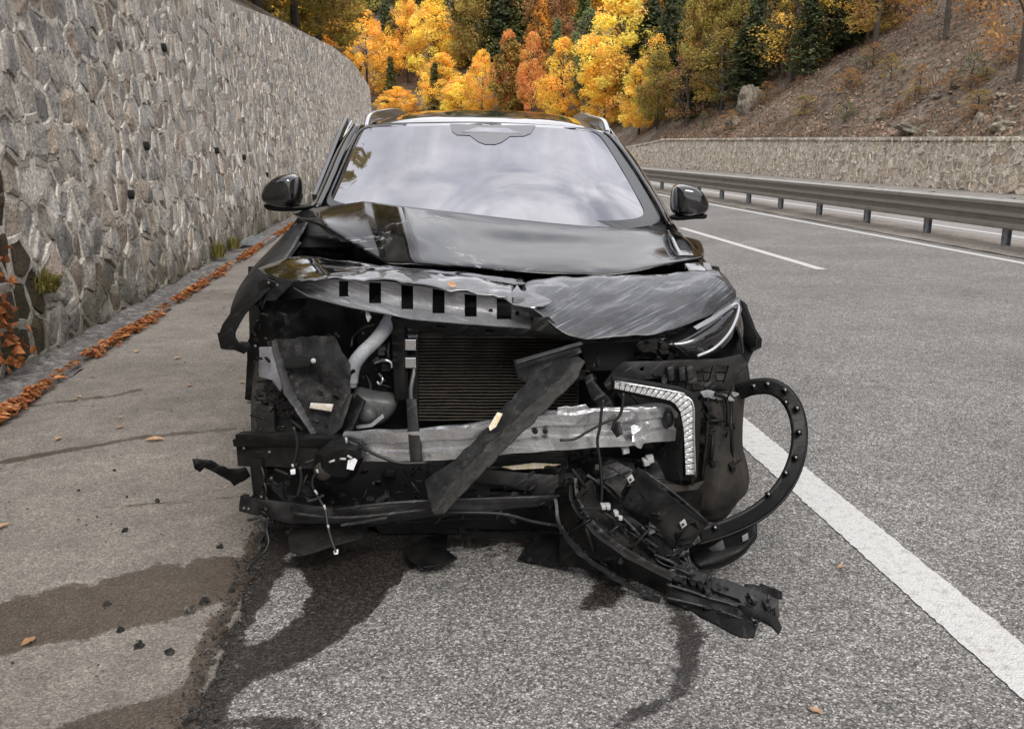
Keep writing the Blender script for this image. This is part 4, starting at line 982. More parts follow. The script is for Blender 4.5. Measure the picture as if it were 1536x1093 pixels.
# --- wheels
def wheel(x, Y, st):
    o0 = bpy.data.objects.new('wheel', bpy.data.meshes.new('wheel')); COL.objects.link(o0)
    prof_ = [(.235, -.1), (.3, -.118), (.345, -.112), (.358, -.08), (.362, 0), (.358, .08), (.345, .112), (.3, .118), (.235, .1)]
    rotm = Matrix.Rotation(st, 3, 'Z'); cen = Vector((x, Y, .355)); N = 48
    def lathe(pr, nm, mat, par, closed=True):
        V, F = [], []; n = len(pr)
        for k in range(N):
            a = 2 * math.pi * k / N
            for r, w_ in pr: V.append(cen + rotm @ Vector((w_, r * math.cos(a), r * math.sin(a))))
        for k in range(N):
            for j in range(n - (0 if closed else 1)): F.append((k * n + j, k * n + (j + 1) % n, ((k + 1) % N) * n + (j + 1) % n, ((k + 1) % N) * n + j))
        return meshobj(nm, V, F, mat, par, True)
    ty = lathe(prof_, 'tyre', M['rubber'], None)
    # hub with spokes carries the tyre as its part
    mb = MB()
    for k in range(5):
        mb.box((0, 0, 0), (.03, .05, .2), None)
        for q in range(8): mb.v[-8 + q] = cen + rotm @ (Matrix.Rotation(k * 1.2566, 3, 'X') @ (mb.v[-8 + q] + Vector((0, 0, .12))))
    hub = mb.build('wheel', M['steel_dark'], car); attach(ty, hub)
    lathe([(.02, -.09), (.235, -.1), (.235, .1), (.22, .1), (.22, -.06), (.02, -.06)], 'rim', M['steel_dark'], hub)
    mbt = MB()                                             # tread blocks
    for k in range(64):
        a = 2 * math.pi * k / 64
        for w_ in (-.072, -.024, .024, .072):
            mm = rotm @ Matrix.Rotation(-a, 3, 'X') if False else rotm @ Matrix.Rotation(a, 3, 'X')
            c_ = cen + mm @ Vector((w_, 0, .362)); mbt.box(c_, (.04, .026, .012), mm)
    mbt.build('tread', M['rubber'], hub)
    bpy.data.objects.remove(o0)
wheel(cxl(3.65) - .775, 3.66, .05); wheel(cxl(3.65) + .79, 3.66, .06)
wheel(cxl(6.4) - .80, 6.42, 0); wheel(cxl(6.4) + .80, 6.42, 0)
# --- fenders
def fender(sgn):
    us = [3.27, 3.4, 3.6, 3.85, 4.1, 4.4]
    hwv = [.915, .945, .955, .95, .945, .94]; topz = [.86, .93, .985, 1.02, 1.05, 1.075]; inn = [.8, .78, .77, .78, .8, .83]
    rows = []
    for k in range(6):
        row = []
        for y, h_, tz, ii in zip(us, hwv, topz, inn):
            arch = .355 + math.sqrt(max(0, .43 ** 2 - (y - 3.66) ** 2)); lo = max(arch if abs(y - 3.66) < .43 else .3, .28)
            if y < 3.5: lo = max(lo, .74)
            if k == 0: q = (ii, tz)
            elif k == 1: q = (lerp(ii, h_, .55), tz - .015)
            elif k == 2: q = (h_ - .012, tz - .085)
            else: q = (h_, lerp(tz - .14, min(lo, tz - .16), (k - 3) / 2))
            row.append(B(sgn * q[0], y, q[1]))
        rows.append(row)
    return rows if sgn > 0 else [list(reversed(r)) for r in rows]
fl = patch('fender', fender(-1), M['paint_dull'], car, (5, 5), .004, amp=.012, asc=5); fl['label'] = 'crumpled front fender with torn lower edge'
fr = patch('fender', fender(1), M['paint'], car, (5, 5), .004, amp=.006, asc=5)
# --- bonnet, buckled upwards with a sharp fold left of the middle
hood = [
 [(441, 321, 4.3), (470, 312, 4.22), (510, 307, 4.12), (545, 302, 4.02), (557, 303, 4), (602, 309, 3.77), (700, 320, 4.17), (800, 331, 4.24), (900, 341, 4.24), (985, 348, 4.26), (1048, 361, 4.28)],
 [(446, 325, 4.22), (474, 318, 4.0), (514, 318, 3.92), (548, 316, 3.86), (561, 320, 3.82), (607, 327, 3.6), (702, 336, 4.0), (802, 345, 4.09), (902, 354, 4.09), (990, 356, 4.14), (1052, 366, 4.2)],
 [(452, 328, 4.14), (478, 325, 3.82), (520, 335, 3.74), (556, 342, 3.68), (567, 345, 3.64), (612, 352, 3.43), (706, 359, 3.82), (806, 366, 3.93), (904, 371, 3.93), (995, 368, 3.98), (1055, 373, 4.06)],
 [(458, 331, 4.08), (484, 331, 3.74), (528, 351, 3.63), (564, 367, 3.55), (572, 370, 3.52), (617, 375, 3.33), (710, 380, 3.65), (810, 386, 3.75), (908, 389, 3.75), (998, 381, 3.8), (1056, 380, 3.92)],
 [(466, 334, 4.02), (490, 341, 3.68), (534, 368, 3.55), (570, 387, 3.45), (578, 391, 3.42), (622, 393, 3.25), (714, 399, 3.52), (812, 408, 3.59), (910, 408, 3.59), (1000, 395, 3.63), (1055, 387, 3.74)],
 [(472, 336, 4.02), (496, 346, 3.7), (538, 373, 3.64), (572, 392, 3.46), (580, 395, 3.44), (624, 397, 3.27), (718, 403, 3.54), (814, 413, 3.61), (910, 413, 3.61), (1000, 400, 3.65), (1052, 391, 3.77)],
]
def hoodgrid(h):
    A = np.array([[tuple(C(*q)) for q in r] for r in h]); A = cr(A, 6)
    # keep the folds sharp: straight facets between columns up to the second fold, smooth beyond it
    left = A[:, :6]; right = np.swapaxes(cr(np.swapaxes(A[:, 5:], 0, 1), 8), 0, 1)
    L2 = []
    for j in range(5):
        for k in range(6): L2.append(left[:, j] * (1 - k / 6) + left[:, j + 1] * (k / 6))
    return np.concatenate([np.swapaxes(np.array(L2), 0, 1), right], 1)
A = hoodgrid(hood); r_, c_ = A.shape[:2]; V = []
for i in range(r_):
    for j in range(c_):
        q = Vector(A[i, j]); kx = min(1, max(0, (q.x + .25) / .5)); d = .009 * kx * nz(q, 3.2, 1)
        if i > r_ - 10: d += .003 * nz(q, 12, 2)
        V.append(q + Vector((0, 0, d)))
F = [(i * c_ + j, (i + 1) * c_ + j, (i + 1) * c_ + j + 1, i * c_ + j + 1) for i in range(r_ - 1) for j in range(c_ - 1)]
m, t, b = nodes('paint_hood')
b.inputs['Base Color'].default_value = (.006, .006, .007, 1); b.inputs['Coat Weight'].default_value = .25; b.inputs['Coat Roughness'].default_value = .03; b.inputs['Specular IOR Level'].default_value = .3
nn = tex(t, 'Noise', 12, Detail=7); rf = ramp(t, nn.outputs['Fac'], [(.35, .1), (.7, .22)])
st_ = tex(t, 'Noise', 1, mapping(t, (5, 22, 60), (0, .05, .1)), Detail=5, Roughness=.7); sp = tex(t, 'Noise', 4, Detail=3)
sx = t.nodes.new('ShaderNodeSeparateXYZ'); cc = t.nodes.new('ShaderNodeTexCoord'); t.links.new(cc.outputs['Object'], sx.inputs[0])
mr_ = t.nodes.new('ShaderNodeMapRange'); mr_.inputs[1].default_value = 3.66; mr_.inputs[2].default_value = 3.52; t.links.new(sx.outputs['Y'], mr_.inputs[0])
f = mix(t, 1, mix(t, 1, ramp(t, st_.outputs['Fac'], [(.52, 0), (.6, 1)]), ramp(t, sp.outputs['Fac'], [(.48, 0), (.6, .8)]), 'MULTIPLY'), mr_.outputs[0], 'MULTIPLY')
t.links.new(mix(t, f, mix(t, ramp(t, nn.outputs['Fac'], [(.45, 0), (.8, .12)]), (.006, .006, .007), (.2, .19, .18)), (.6, .61, .64)), b.inputs['Base Color']); t.links.new(mix(t, f, rf, .5), b.inputs['Roughness'])
bonnet = meshobj('bonnet', V, F, m, car, True); mods(bonnet, solid=.006, off=-1); bonnet['label'] = 'black bonnet buckled upwards with a sharp crease'
m_ = bonnet.modifiers.new('e', 'EDGE_SPLIT'); m_.split_angle = .45
bonnet.modifiers.move(1, 0)
plate('bonnet_fold', [(441, 322, 4.3), (452, 316, 4.28), (472, 312, 4.2), (478, 322, 4.05), (470, 334, 4.0), (455, 331, 4.12)], M['paint'], car, amp=.003, th=.006)
plate('torn_seam', [(470, 333, 3.98), (484, 331, 3.95), (500, 340, 3.85), (520, 352, 3.72), (527, 364, 3.66), (512, 362, 3.68), (505, 354, 3.76), (494, 356, 3.78), (488, 345, 3.86)], M['lightgrey'], bonnet, amp=.02, asc=30, th=.003, rag=1.5, step=6)
# --- dark engine bay behind everything
plate('dark_bay_backing', [(372, 400, 4.0), (560, 400, 3.95), (1060, 405, 3.95), (1075, 480, 4.0), (1085, 700, 3.98), (900, 770, 3.98), (420, 770, 3.98), (378, 700, 4.0)], M['void'], car, amp=.03, th=.02, step=40, bevel=0)  # black sheet added to block light and give the bay its darkness
plate('inner_wing', [(1040, 395, 4.1), (1075, 400, 3.7), (1090, 470, 3.5), (1060, 480, 3.9)], M['steel_dark'], car, th=.01, amp=.01)
plate('inner_wing', [(420, 360, 4.1), (450, 340, 4.1), (430, 395, 3.7), (385, 450, 3.45), (395, 470, 3.5), (445, 420, 3.9)], M['steel_dark'], car, th=.01, amp=.01)
plate('wing_flange', [(428, 384, 3.78), (437, 372, 3.9), (447, 360, 4.02), (452, 364, 4.0), (440, 380, 3.85), (432, 392, 3.74), (424, 392, 3.72)], M['lightgrey'], car, th=.003, amp=.003, step=7)
plate('wing_flange', [(1052, 393, 3.72), (1064, 394, 3.7), (1072, 412, 3.5), (1066, 412, 3.48), (1058, 402, 3.6)], M['lightgrey'], car, th=.003, amp=.002, step=7)
# --- front edge of the bonnet / slam panel
front_left = patch('corner_panel', [[C(388, 404, 3.42), C(430, 388, 3.5), C(465, 386, 3.55), C(474, 398, 3.5)], [C(395, 411, 3.32), C(430, 404, 3.34), C(466, 402, 3.36), C(482, 408, 3.34)], [C(410, 420, 3.26), C(436, 424, 3.2), C(462, 422, 3.18), C(492, 417, 3.2)]], M['paint'], car, (6, 6), .004, amp=.006, asc=14)
patch('inner_panel', [[C(466, 386, 3.62), C(520, 393, 3.56), C(580, 400, 3.52), C(680, 408, 3.5), C(780, 418, 3.5)], [C(474, 398, 3.5), C(530, 402, 3.46), C(590, 405, 3.42), C(685, 411, 3.4), C(785, 422, 3.4)], [C(492, 416, 3.28), C(540, 412, 3.3), C(598, 409, 3.32), C(690, 415, 3.3), C(788, 430, 3.3)]], M['paint'], car, (5, 6), .004, amp=.008, asc=12)
sp_top_x = [440, 470, 494, 540, 580, 615, 651, 690, 733, 760, 800, 846]; sp_top = [427, 421, 418, 420, 422, 426, 431, 437, 443, 447, 460, 486]
sp_bot_x = [440, 463, 490, 522, 590, 618, 700, 791, 820, 846]; sp_bot = [432, 446, 453, 461, 474, 480, 487, 493, 498, 502]
lip_top_x = [474, 494, 560, 585, 600, 640, 700, 772]; lip_top = [414, 413, 411, 407, 406, 410, 416, 431]
V, F = [], []; slots = [(509, 523, 446), (554, 572, 456), (602, 620, 465), (649, 667, 471), (697, 715, 476), (745, 767, 480), (797, 811, 488)]
xs = sorted(set([440 + 4 * k for k in range(102)] + [a for s_ in slots for a in s_[:2]])); xs = [x for x in xs if x <= 846]
NR = 12
def spY(x, v): return 3.2 + .00000135 * (x - 690) ** 2 - .05 * v + .035 * math.sin(v * 3.1)
for x in xs:
    tp = interp(x, sp_top_x, sp_top); bt = interp(x, sp_bot_x, sp_bot)
    sl = next((s_ for s_ in slots if s_[0] <= x <= s_[1]), None)
    y0, y1 = tp + 1.5, (sl[2] if sl else interp(x, [516, 756, 804], [448, 481, 488]))
    if sl and sl[2] == 488: y0 = 474
    y1 = min(max(y1, y0 + 1), bt - 2); y0 = min(y0, y1 - 1)
    lv = [tp] + [lerp(y0, y1, k / 9) for k in range(10)] + [bt]
    for y_ in lv:
        v = (y_ - tp) / max(1, bt - tp); p = C(x, y_, spY(x, v)); p.y += .004 * nz(p, 12); V.append(p)
for i in range(len(xs) - 1):
    hole = any(s_[0] <= xs[i] and xs[i + 1] <= s_[1] for s_ in slots)
    for j in range(NR - 1):
        if hole and 1 <= j <= 9: continue
        F.append((i * NR + j, i * NR + j + 1, (i + 1) * NR + j + 1, (i + 1) * NR + j))
sp = meshobj('slotted_panel', V, F, M['slot_panel'], car, False); mods(sp, solid=.004, off=1); sp['label'] = 'grey front panel with a row of upright slots'
for (px, py) in ((474, 436), (736, 466), (776, 470)): tube('hole_plug', [C(px, py, spY(px, .5) - .004), C(px, py, spY(px, .5) + .03)], .008, M['void'], sp, n=1)
rows = []
for v in (0, .5, 1):
    rows.append([C(x, lerp(interp(x, lip_top_x, lip_top), interp(x, sp_top_x, sp_top) + 1, v), lerp(3.3, spY(x, 0) - .012, v ** .8)) for x in (476, 500, 540, 570, 590, 620, 660, 700, 740, 770)])
patch('bonnet_lip', rows, M['paint_lip'], car, (6, 5), .005, amp=.012, asc=16)
# under flange with clip slots
V = []
plate('lower_flange', [(586, 478, 3.2), (700, 489, 3.17), (795, 494, 3.17), (850, 502, 3.18), (930, 504, 3.16), (985, 500, 3.18), (985, 508, 3.2), (880, 512, 3.2), (790, 506, 3.2), (700, 503, 3.2), (620, 496, 3.22)], M['plastic_grey'], car, th=.02, amp=.004, holes=[[(655, 484.5 + 3), (668, 488), (668, 493), (655, 492)], [(728, 494), (740, 495), (740, 500), (728, 499)], [(905, 505), (917, 505), (917, 508), (905, 508)]])
# scratched skin of the bonnet front on the right
X = [768, 800, 850, 900, 950, 1000, 1050, 1080, 1103]
tops = [433, 424, 420, 419, 417, 414, 407, 408, 438]; bots = [452, 470, 500, 503, 501, 494, 480, 465, 449]
yt = [3.4, 3.4, 3.42, 3.42, 3.42, 3.44, 3.46, 3.48, 3.42]; yb = [3.14, 3.11, 3.1, 3.09, 3.1, 3.12, 3.18, 3.28, 3.38]
rows = [[C(x, lerp(a, b_, v), lerp(c_, d_, v ** .8) - .04 * math.sin(v * 3.1)) for x, a, b_, c_, d_ in zip(X, tops, bots, yt, yb)] for v in (0, .2, .45, .7, .9, 1)]
o = patch('scratched_panel', rows, M['paint_scratched'], car, (6, 6), .005, amp=.018, asc=6); o['label'] = 'scraped black front panel covered in pale scratches'
plate('torn_flap', [(756, 447, 3.16), (768, 436, 3.2), (776, 428, 3.26), (782, 434, 3.2), (800, 444, 3.14), (836, 452, 3.14), (800, 462, 3.12), (770, 456, 3.14)], M['paint_lip'], car, th=.004, amp=.02, asc=20, rag=1.5, step=7)
plate('torn_skin', [(800, 476, 3.11), (824, 476, 3.1), (846, 500, 3.1), (830, 503, 3.12), (795, 494, 3.13)], M['plastic_grey'], car, amp=.006, rag=1)
# --- radiator
rad = plate('radiator', [(624, 500), (868, 500), (868, 632), (624, 632)], M['fin_back'], car, Y=3.42, th=.03, amp=0, step=60, bevel=0)
mb = MB()
for k in range(27):
    y_ = 505 + k * 4.75
    for j in range(24):
        xa, xb = 628 + j * 10, 638 + j * 10; w1 = .8 * noise.noise(Vector((xa * .02, k * .4, 0))) + .6 * noise.noise(Vector((xa * .15, k, 5))); w2 = .8 * noise.noise(Vector((xb * .02, k * .4, 0))) + .6 * noise.noise(Vector((xb * .15, k, 5)))
        a, b_, c2, d_ = C(xa, y_ + w1, 3.40), C(xb, y_ + w2, 3.40), C(xb, y_ + w2 + 1.7, 3.395), C(xa, y_ + w1 + 1.7, 3.395); e = Vector((0, .02, 0))
        mb.add([a, b_, c2, d_, a + e, b_ + e, c2 + e, d_ + e], [(3, 2, 1, 0), (0, 1, 5, 4), (2, 3, 7, 6)])
tag(mb.build('fins', M['fin'], rad), kind='stuff')
mb = MB()
for k in range(9):
    a, b_ = C(750, 672 + k * 3.6, 3.35), C(845, 668 + k * 3.6, 3.35); mb.box((a + b_) / 2, ((b_ - a).length, .02, .004))
tag(mb.build('lower_fins', M['fin'], rad), kind='stuff')
plate('side_tank', [(610, 495, 3.36), (628, 497, 3.36), (626, 640, 3.36), (612, 640, 3.36)], M['steel_dark'], rad, th=.04, amp=.002)
for (a, b_) in ((505, 524), (532, 551)): shell('fitting', [(607, a), (627, a), (627, b_), (607, b_)], 3.3, [(-.03, .8), (-.02, 1), (.04, 1)], M['chrome'], rad, 0)
tube('pipe', [C(621, 551, 3.3), C(620, 562, 3.3), C(616, 585, 3.3), C(617, 606, 3.3)], .009, M['rail_silver'], rad)
plate('centre_post', [(609, 598, 3.0), (625, 598, 3.0), (629, 650, 2.94), (633, 694, 2.92), (616, 698, 2.92), (612, 650, 2.94)], M['plastic'], car, th=.03, amp=.006)
plate('side_strut', [(586, 478, 3.3), (606, 480, 3.28), (606, 600, 3.26), (592, 600, 3.28)], M['steel_dark'], car, th=.03, amp=.004)
# --- bumper beam
bp = [(-.075, .0), (-.07, -.03), (-.025, -.028), (-.015, -.012), (.015, -.012), (.025, -.028), (.07, -.03), (.078, .0), (.07, .035), (-.07, .035)]
pts = [C(518, 668, 3.0), C(600, 667, 2.98), C(700, 662, 2.96), (C(800, 648, 2.96)), C(900, 641, 2.98), C(980, 634, 3.02), C(1008, 632, 3.06)]
o = sweep('bumper_beam', pts, [(a * .92, -b_) for a, b_ in bp][::-1], M['aluminium'], car, n=9, amp=.007, asc=11, smooth=False, scl=[.7, .75, .82, .92, .95, .9, .85]); o['label'] = 'scraped aluminium bumper beam'
for px in (803, 818): tube('beam_hole', [C(px, 647, 2.925), C(px, 647, 2.97)], .009, M['void'], o, n=1)
plate('torn_edge', [(836, 612, 2.95), (880, 606, 2.95), (884, 614, 2.95), (985, 610, 2.98), (990, 618, 2.98), (836, 622, 2.95)], M['aluminium'], o, amp=.012, asc=20, rag=1.2, step=7)
plate('torn_bracket', [(946, 640, 2.94), (975, 632, 2.94), (972, 655, 2.92), (962, 672, 2.93), (950, 668, 2.93)], M['aluminium'], o, amp=.02, asc=24, rag=2, step=6)
plate('strap', [(921, 632, 2.93), (930, 632, 2.93), (934, 650, 2.9), (925, 656, 2.91), (917, 645, 2.92)], M['steel_dark'], o, amp=.004)
sweep('lower_beam', [C(362, 676, 3.06), C(440, 678, 3.0), C(522, 682, 2.99)], [(-.05, 0), (-.045, -.022), (-.03, -.026), (.03, -.026), (.05, -.012), (.062, -.03), (.066, .02), (-.045, .03)][::1], M['steel_dark'], car, n=8, amp=.004, asc=9)
sweep('beam_flange', [C(357, 661, 3.05), C(430, 659, 3.0), C(500, 661, 2.98)], [(-.012, -.02), (.012, -.02), (.012, .03), (-.012, .03)], M['plastic'], car, n=5, amp=.003)
# --- left side mess: liner, duct, hose, reservoir
plate('wheel_liner', [(372, 512, 3.5), (400, 452, 3.5), (520, 440, 3.5), (545, 500, 3.55), (520, 600, 3.6), (480, 660, 3.6), (385, 660, 3.55), (382, 605, 3.5), (368, 598, 3.4), (370, 540, 3.4)], M['plastic'], car, amp=.05, asc=5, th=.006, step=14, rag=1.2)
plate('torn_cover', [(400, 512, 3.3), (412, 508, 3.25), (500, 502, 3.2), (525, 545, 3.14), (526, 600, 3.1), (512, 640, 3.06), (482, 668, 3.04), (455, 630, 3.08), (428, 590, 3.14), (414, 556, 3.2), (405, 540, 3.24)], M['mudgrey'], car, amp=.03, asc=9, rag=1.6, step=9)['label'] = 'dirty dark plastic cover hanging torn'
tc_ = plate('cover_rim', [(407, 512, 3.24), (414, 508, 3.22), (436, 575, 3.1), (480, 660, 3.0), (478, 668, 3.0), (426, 590, 3.08)], M['plastic_grey'], car, amp=.008, rag=.8, step=8)
plate('cover_rim', [(520, 592, 3.06), (530, 590, 3.06), (514, 640, 3.02), (484, 668, 3.0), (480, 660, 3.0), (508, 632, 3.02)], M['plastic'], car, amp=.006, rag=.8)
plate('pale_liner', [(388, 521, 3.26), (408, 519, 3.22), (414, 550, 3.18), (424, 580, 3.14), (418, 590, 3.15), (408, 570, 3.18), (388, 566, 3.24)], M['lightgrey'], car, amp=.006, rag=1)
plate('type_label', [(466, 604, 3.06), (500, 606, 3.05), (497, 617, 3.05), (464, 612, 3.06)], M['pale_tag'], car, amp=.002, th=.002)
plate('clip_bracket', [(425, 543, 3.15), (450, 532, 3.12), (470, 535, 3.1), (465, 548, 3.1), (445, 552, 3.12), (428, 552, 3.14)], M['void'], car, amp=.008, th=.02)
tube('push_pin', [C(470, 541, 3.08), C(470, 541, 3.1)], .009, M['clip_white'], car, n=1, seg=10)
plate('duct_wall', [(535, 590, 3.2), (548, 600, 3.15), (530, 640, 3.1), (516, 662, 3.06), (508, 640, 3.1), (520, 610, 3.16)], M['plastic'], car, amp=.01, th=.01)
tube('filler_hose', [C(590, 470, 3.36), C(578, 492, 3.3), C(562, 512, 3.26), (C(545, 528, 3.24)), C(532, 545, 3.24), C(527, 562, 3.25), C(526, 574, 3.25)], .026, M['hose'], car, seg=14, n=6, rs=[.027, .027, .025, .025, .026, .027, .027])['label'] = 'pale grey washer filler hose'
tube('hose_collar', [C(526, 572, 3.25), C(526, 580, 3.25)], .0235, M['hose'], car, seg=14, n=1)
shell('reservoir', [(524, 588), (536, 582), (545, 588), (560, 590), (590, 592), (600, 602), (592, 622), (575, 638), (545, 642), (528, 636), (534, 612)], 3.3, [(-.05, .7), (-.035, .92), (.02, 1), (.1, .9)], M['resin'], car, 2)
shell('horn', [(534, 612), (552, 606), (564, 612), (568, 628), (556, 636), (536, 634)], 3.22, [(-.03, .6), (-.01, .95), (.04, 1)], M['resin'], car, 2)
plate('reservoir_seam', [(533, 638, 3.22), (556, 634, 3.2), (574, 620, 3.22), (576, 626, 3.22), (558, 640, 3.2), (535, 643, 3.22)], M['lightgrey'], car, amp=.004, step=6)
for pts, r_, mt in [([C(560, 545, 3.33), C(575, 540, 3.3), C(586, 543, 3.3), C(588, 552, 3.3)], .006, 'rail_silver'), ([C(568, 560, 3.32), C(574, 568, 3.3), C(570, 576, 3.3), C(565, 572, 3.3)], .005, 'rail_silver'),
                    ([C(527, 520, 3.34), C(530, 505, 3.36), C(545, 492, 3.4), C(562, 488, 3.42)], .005, 'wire'), ([C(584, 510, 3.34), C(582, 530, 3.32), C(585, 545, 3.32)], .007, 'steel_dark'), ([C(548, 560, 3.4), C(556, 580, 3.38), C(548, 600, 3.36)], .008, 'steel_dark')]:
    tube('pipe', pts, r_, M[mt], car, seg=6)
for (x0, y0, x1, y1, mt) in [(567, 520, 578, 532, 'resin'), (572, 544, 590, 556, 'steel_dark'), (560, 585, 580, 600, 'steel_dark'), (588, 495, 606, 515, 'steel_dark')]:
    shell('bracket', [(x0, y0), (x1, y0), (x1, y1), (x0, y1)], 3.36, [(-.02, .85), (0, 1), (.05, 1)], M[mt], car, 0)
plate('tag_scrap', [(548, 466, 3.2), (552, 466, 3.2), (556, 476, 3.19), (552, 483, 3.19), (549, 476, 3.2)], M['clip_white'], car, amp=.004, step=4, bevel=0)
# torn outer end of the left fender
plate('fender_tear', [(388, 420, 3.3), (402, 418, 3.28), (404, 432, 3.24), (385, 450, 3.2), (368, 470, 3.18), (358, 486, 3.16), (352, 500, 3.16), (352, 512, 3.18), (330, 522, 3.2), (326, 505, 3.2), (334, 486, 3.22), (350, 462, 3.25), (368, 440, 3.28)], M['plastic'], car, amp=.008, asc=8, rag=.8, th=.006, step=9)
plate('fender_tip', [(326, 500, 3.18), (346, 492, 3.15), (352, 506, 3.14), (357, 514, 3.14), (374, 514, 3.16), (378, 522, 3.17), (366, 530, 3.16), (352, 526, 3.15), (332, 524, 3.16)], M['plastic'], car, amp=.012, asc=20, th=.012, rag=1.2, step=7)
plate('fender_bracket', [(386, 424, 3.25), (398, 418, 3.24), (412, 422, 3.23), (420, 428, 3.23), (404, 434, 3.24), (388, 436, 3.25)], M['steel_dark'], car, amp=.006, step=7)
for (px, py, y_) in ((403, 424, 3.22), (416, 428, 3.22), (383, 519, 3.15), (366, 672, 3.02), (404, 678, 2.97), (443, 696, 2.96), (407, 717, 2.98), (376, 743, 2.95), (392, 745, 2.95), (366, 762, 2.94), (373, 763, 2.94)):
    tube('bolt', [C(px, py, y_ - .008), C(px, py, y_ + .01)], .0055, M['screw'], car, seg=8, n=1)
# lower left frame
plate('strut_plate', [(374, 690, 2.98), (392, 690, 2.97), (398, 768, 2.96), (384, 772, 2.97), (378, 730, 2.98)], M['plastic'], car, th=.02, amp=.006)
plate('strut_plate', [(384, 605, 3.3), (410, 603, 3.28), (412, 658, 3.2), (386, 658, 3.2)], M['plastic_dusty'], car, th=.03, amp=.01)
plate('strut_plate', [(412, 598, 3.36), (438, 600, 3.34), (440, 658, 3.24), (414, 658, 3.24)], M['plastic_dusty'], car, th=.03, amp=.01)
plate('inner_guard', [(400, 700, 3.05), (500, 706, 3.05), (512, 770, 3.06), (420, 782, 3.05), (396, 772, 3.04)], M['plastic'], car, amp=.03, asc=8)
plate('lower_rail', [(360, 744, 2.94), (404, 750, 2.94), (500, 762, 2.92), (640, 752, 2.95), (760, 744, 2.98), (842, 742, 3.0), (842, 756, 3.0), (740, 766, 2.97), (640, 776, 2.94), (560, 786, 2.9), (430, 784, 2.93), (396, 776, 2.94), (358, 766, 2.94)], M['steel_dark'], car, th=.03, amp=.01, asc=12, rag=.8)
for pts in ([(500, 765, 2.9), (560, 757, 2.88), (640, 751, 2.9), (840, 744, 2.96)], [(512, 788, 2.88), (560, 780, 2.86), (580, 776, 2.86)], [(440, 770, 2.9), (520, 776, 2.88), (640, 764, 2.9)], [(660, 768, 2.92), (750, 770, 2.93), (800, 782, 2.96), (850, 790, 3.0)]):
    tube('rod', [C(*q) for q in pts], .006, M['plastic_grey'], car, seg=6)
arm = plate('torn_arm', [(288, 690, 2.9), (296, 688, 2.9), (318, 694, 2.92), (345, 704, 2.95), (372, 704, 3.0), (376, 714, 3.0), (366, 722, 3.0), (350, 730, 2.98), (346, 722, 2.97), (322, 710, 2.93), (308, 702, 2.91), (300, 708, 2.9), (292, 702, 2.9)], M['plastic'], car, amp=.014, asc=22, rag=1.2, th=.014, step=7); arm['label'] = 'torn black strut sticking out towards the wall'
for (px, py) in ((392, 700), (395, 720), (398, 742)): tube('cable', [C(px, py, 2.95), C(px + 4, py + 14, 2.94), C(px + 2, py + 30, 2.95)], .004, M['wire'], car, seg=5)
tube('cable', [C(402, 775, 2.93), C(400, 795, 2.92), C(403, 812, 2.9), C(396, 828, 2.88), C(376, 845, 2.82), (C(370, 855, 2.8))], .005, M['wire'], car, seg=5)
tube('cable', [C(372, 780, 2.93), C(386, 776, 2.93), C(400, 770, 2.94)], .005, M['wire'], car, seg=5)
# fog lamp unit with its labels and the dangling loom
fog = shell('fog_lamp', [(474, 676), (492, 664), (520, 660), (542, 664), (548, 682), (538, 706), (520, 722), (496, 720), (480, 716), (472, 700)], 2.92, [(-.06, .7, 6, -6), (-.03, .98), (.05, .95), (.08, .8)], M['plastic'], car, 0)
tube('lamp_lens', [C(485, 706, 2.86), C(485, 706, 2.92)], .03, M['plastic_mud'], fog, seg=18, n=1)
plate('white_label', [(522, 690, 2.84), (532, 687, 2.84), (536, 690, 2.84), (530, 705, 2.84), (520, 703, 2.84)], M['white_tag'], fog, amp=0, th=.002, bevel=0)
for (a, b_) in (((494, 693), (502, 690)), ((510, 688), (519, 688)), ((521, 683), (528, 687)), ((475, 704), (477, 709)), ((519, 656), (520, 664)), ((438, 696), (440, 700))):
    tube('white_tape', [C(*a, 2.83), C(*b_, 2.83)], .004, M['clip_white'], car, seg=6, n=1)
plate('connector', [(435, 705, 2.9), (442, 704, 2.9), (443, 711, 2.9), (436, 712, 2.9)], M['white_tag'], car, amp=0, th=.012)
lo = [C(476, 706, 2.84), C(469, 718, 2.84), C(470, 732, 2.84), C(480, 750, 2.84), C(488, 765, 2.83), C(492, 790, 2.8), C(498, 812, 2.77), C(504, 828, 2.75)]
tube('dangling_wire', lo, .0045, M['wire'], car, seg=6)
for (a, b_, y_) in (((472, 735), (476, 741), 2.835), ((486, 757), (488, 764), 2.83), ((492, 787), (493, 793), 2.798)): tube('white_tape', [C(*a, y_), C(*b_, y_)], .004, M['clip_white'], car, seg=6, n=1)
plate('connector', [(500, 826, 2.75), (507, 825, 2.75), (507, 831, 2.75), (501, 832, 2.75)], M['white_tag'], car, amp=0, th=.01)
for pts in ([(440, 640), (446, 665), (442, 690), (438, 702)], [(456, 695), (480, 686), (505, 674), (520, 668)], [(522, 662), (545, 672), (570, 684), (600, 694), (640, 694)], [(450, 700), (452, 720), (446, 745)], [(460, 752), (475, 748), (486, 742)], [(540, 664), (548, 672), (560, 680)]):
    tube('cable', [C(a, b_, 2.9 + .003 * i) for i, (a, b_) in enumerate(pts)], .006, M['wire'], car, seg=5)
plate('undertray', [(432, 806, 3.0), (440, 790, 3.02), (520, 782, 3.04), (556, 784, 3.03), (545, 806, 2.98), (500, 818, 2.9), (455, 832, 2.86), (436, 826, 2.9)], M['plastic_dusty'], car, amp=.01, rag=.8)
plate('undertray', [(560, 786, 3.2), (720, 778, 3.3), (840, 790, 3.3), (838, 812, 3.4), (700, 800, 3.5), (570, 800, 3.3)], M['void'], car, amp=.02)
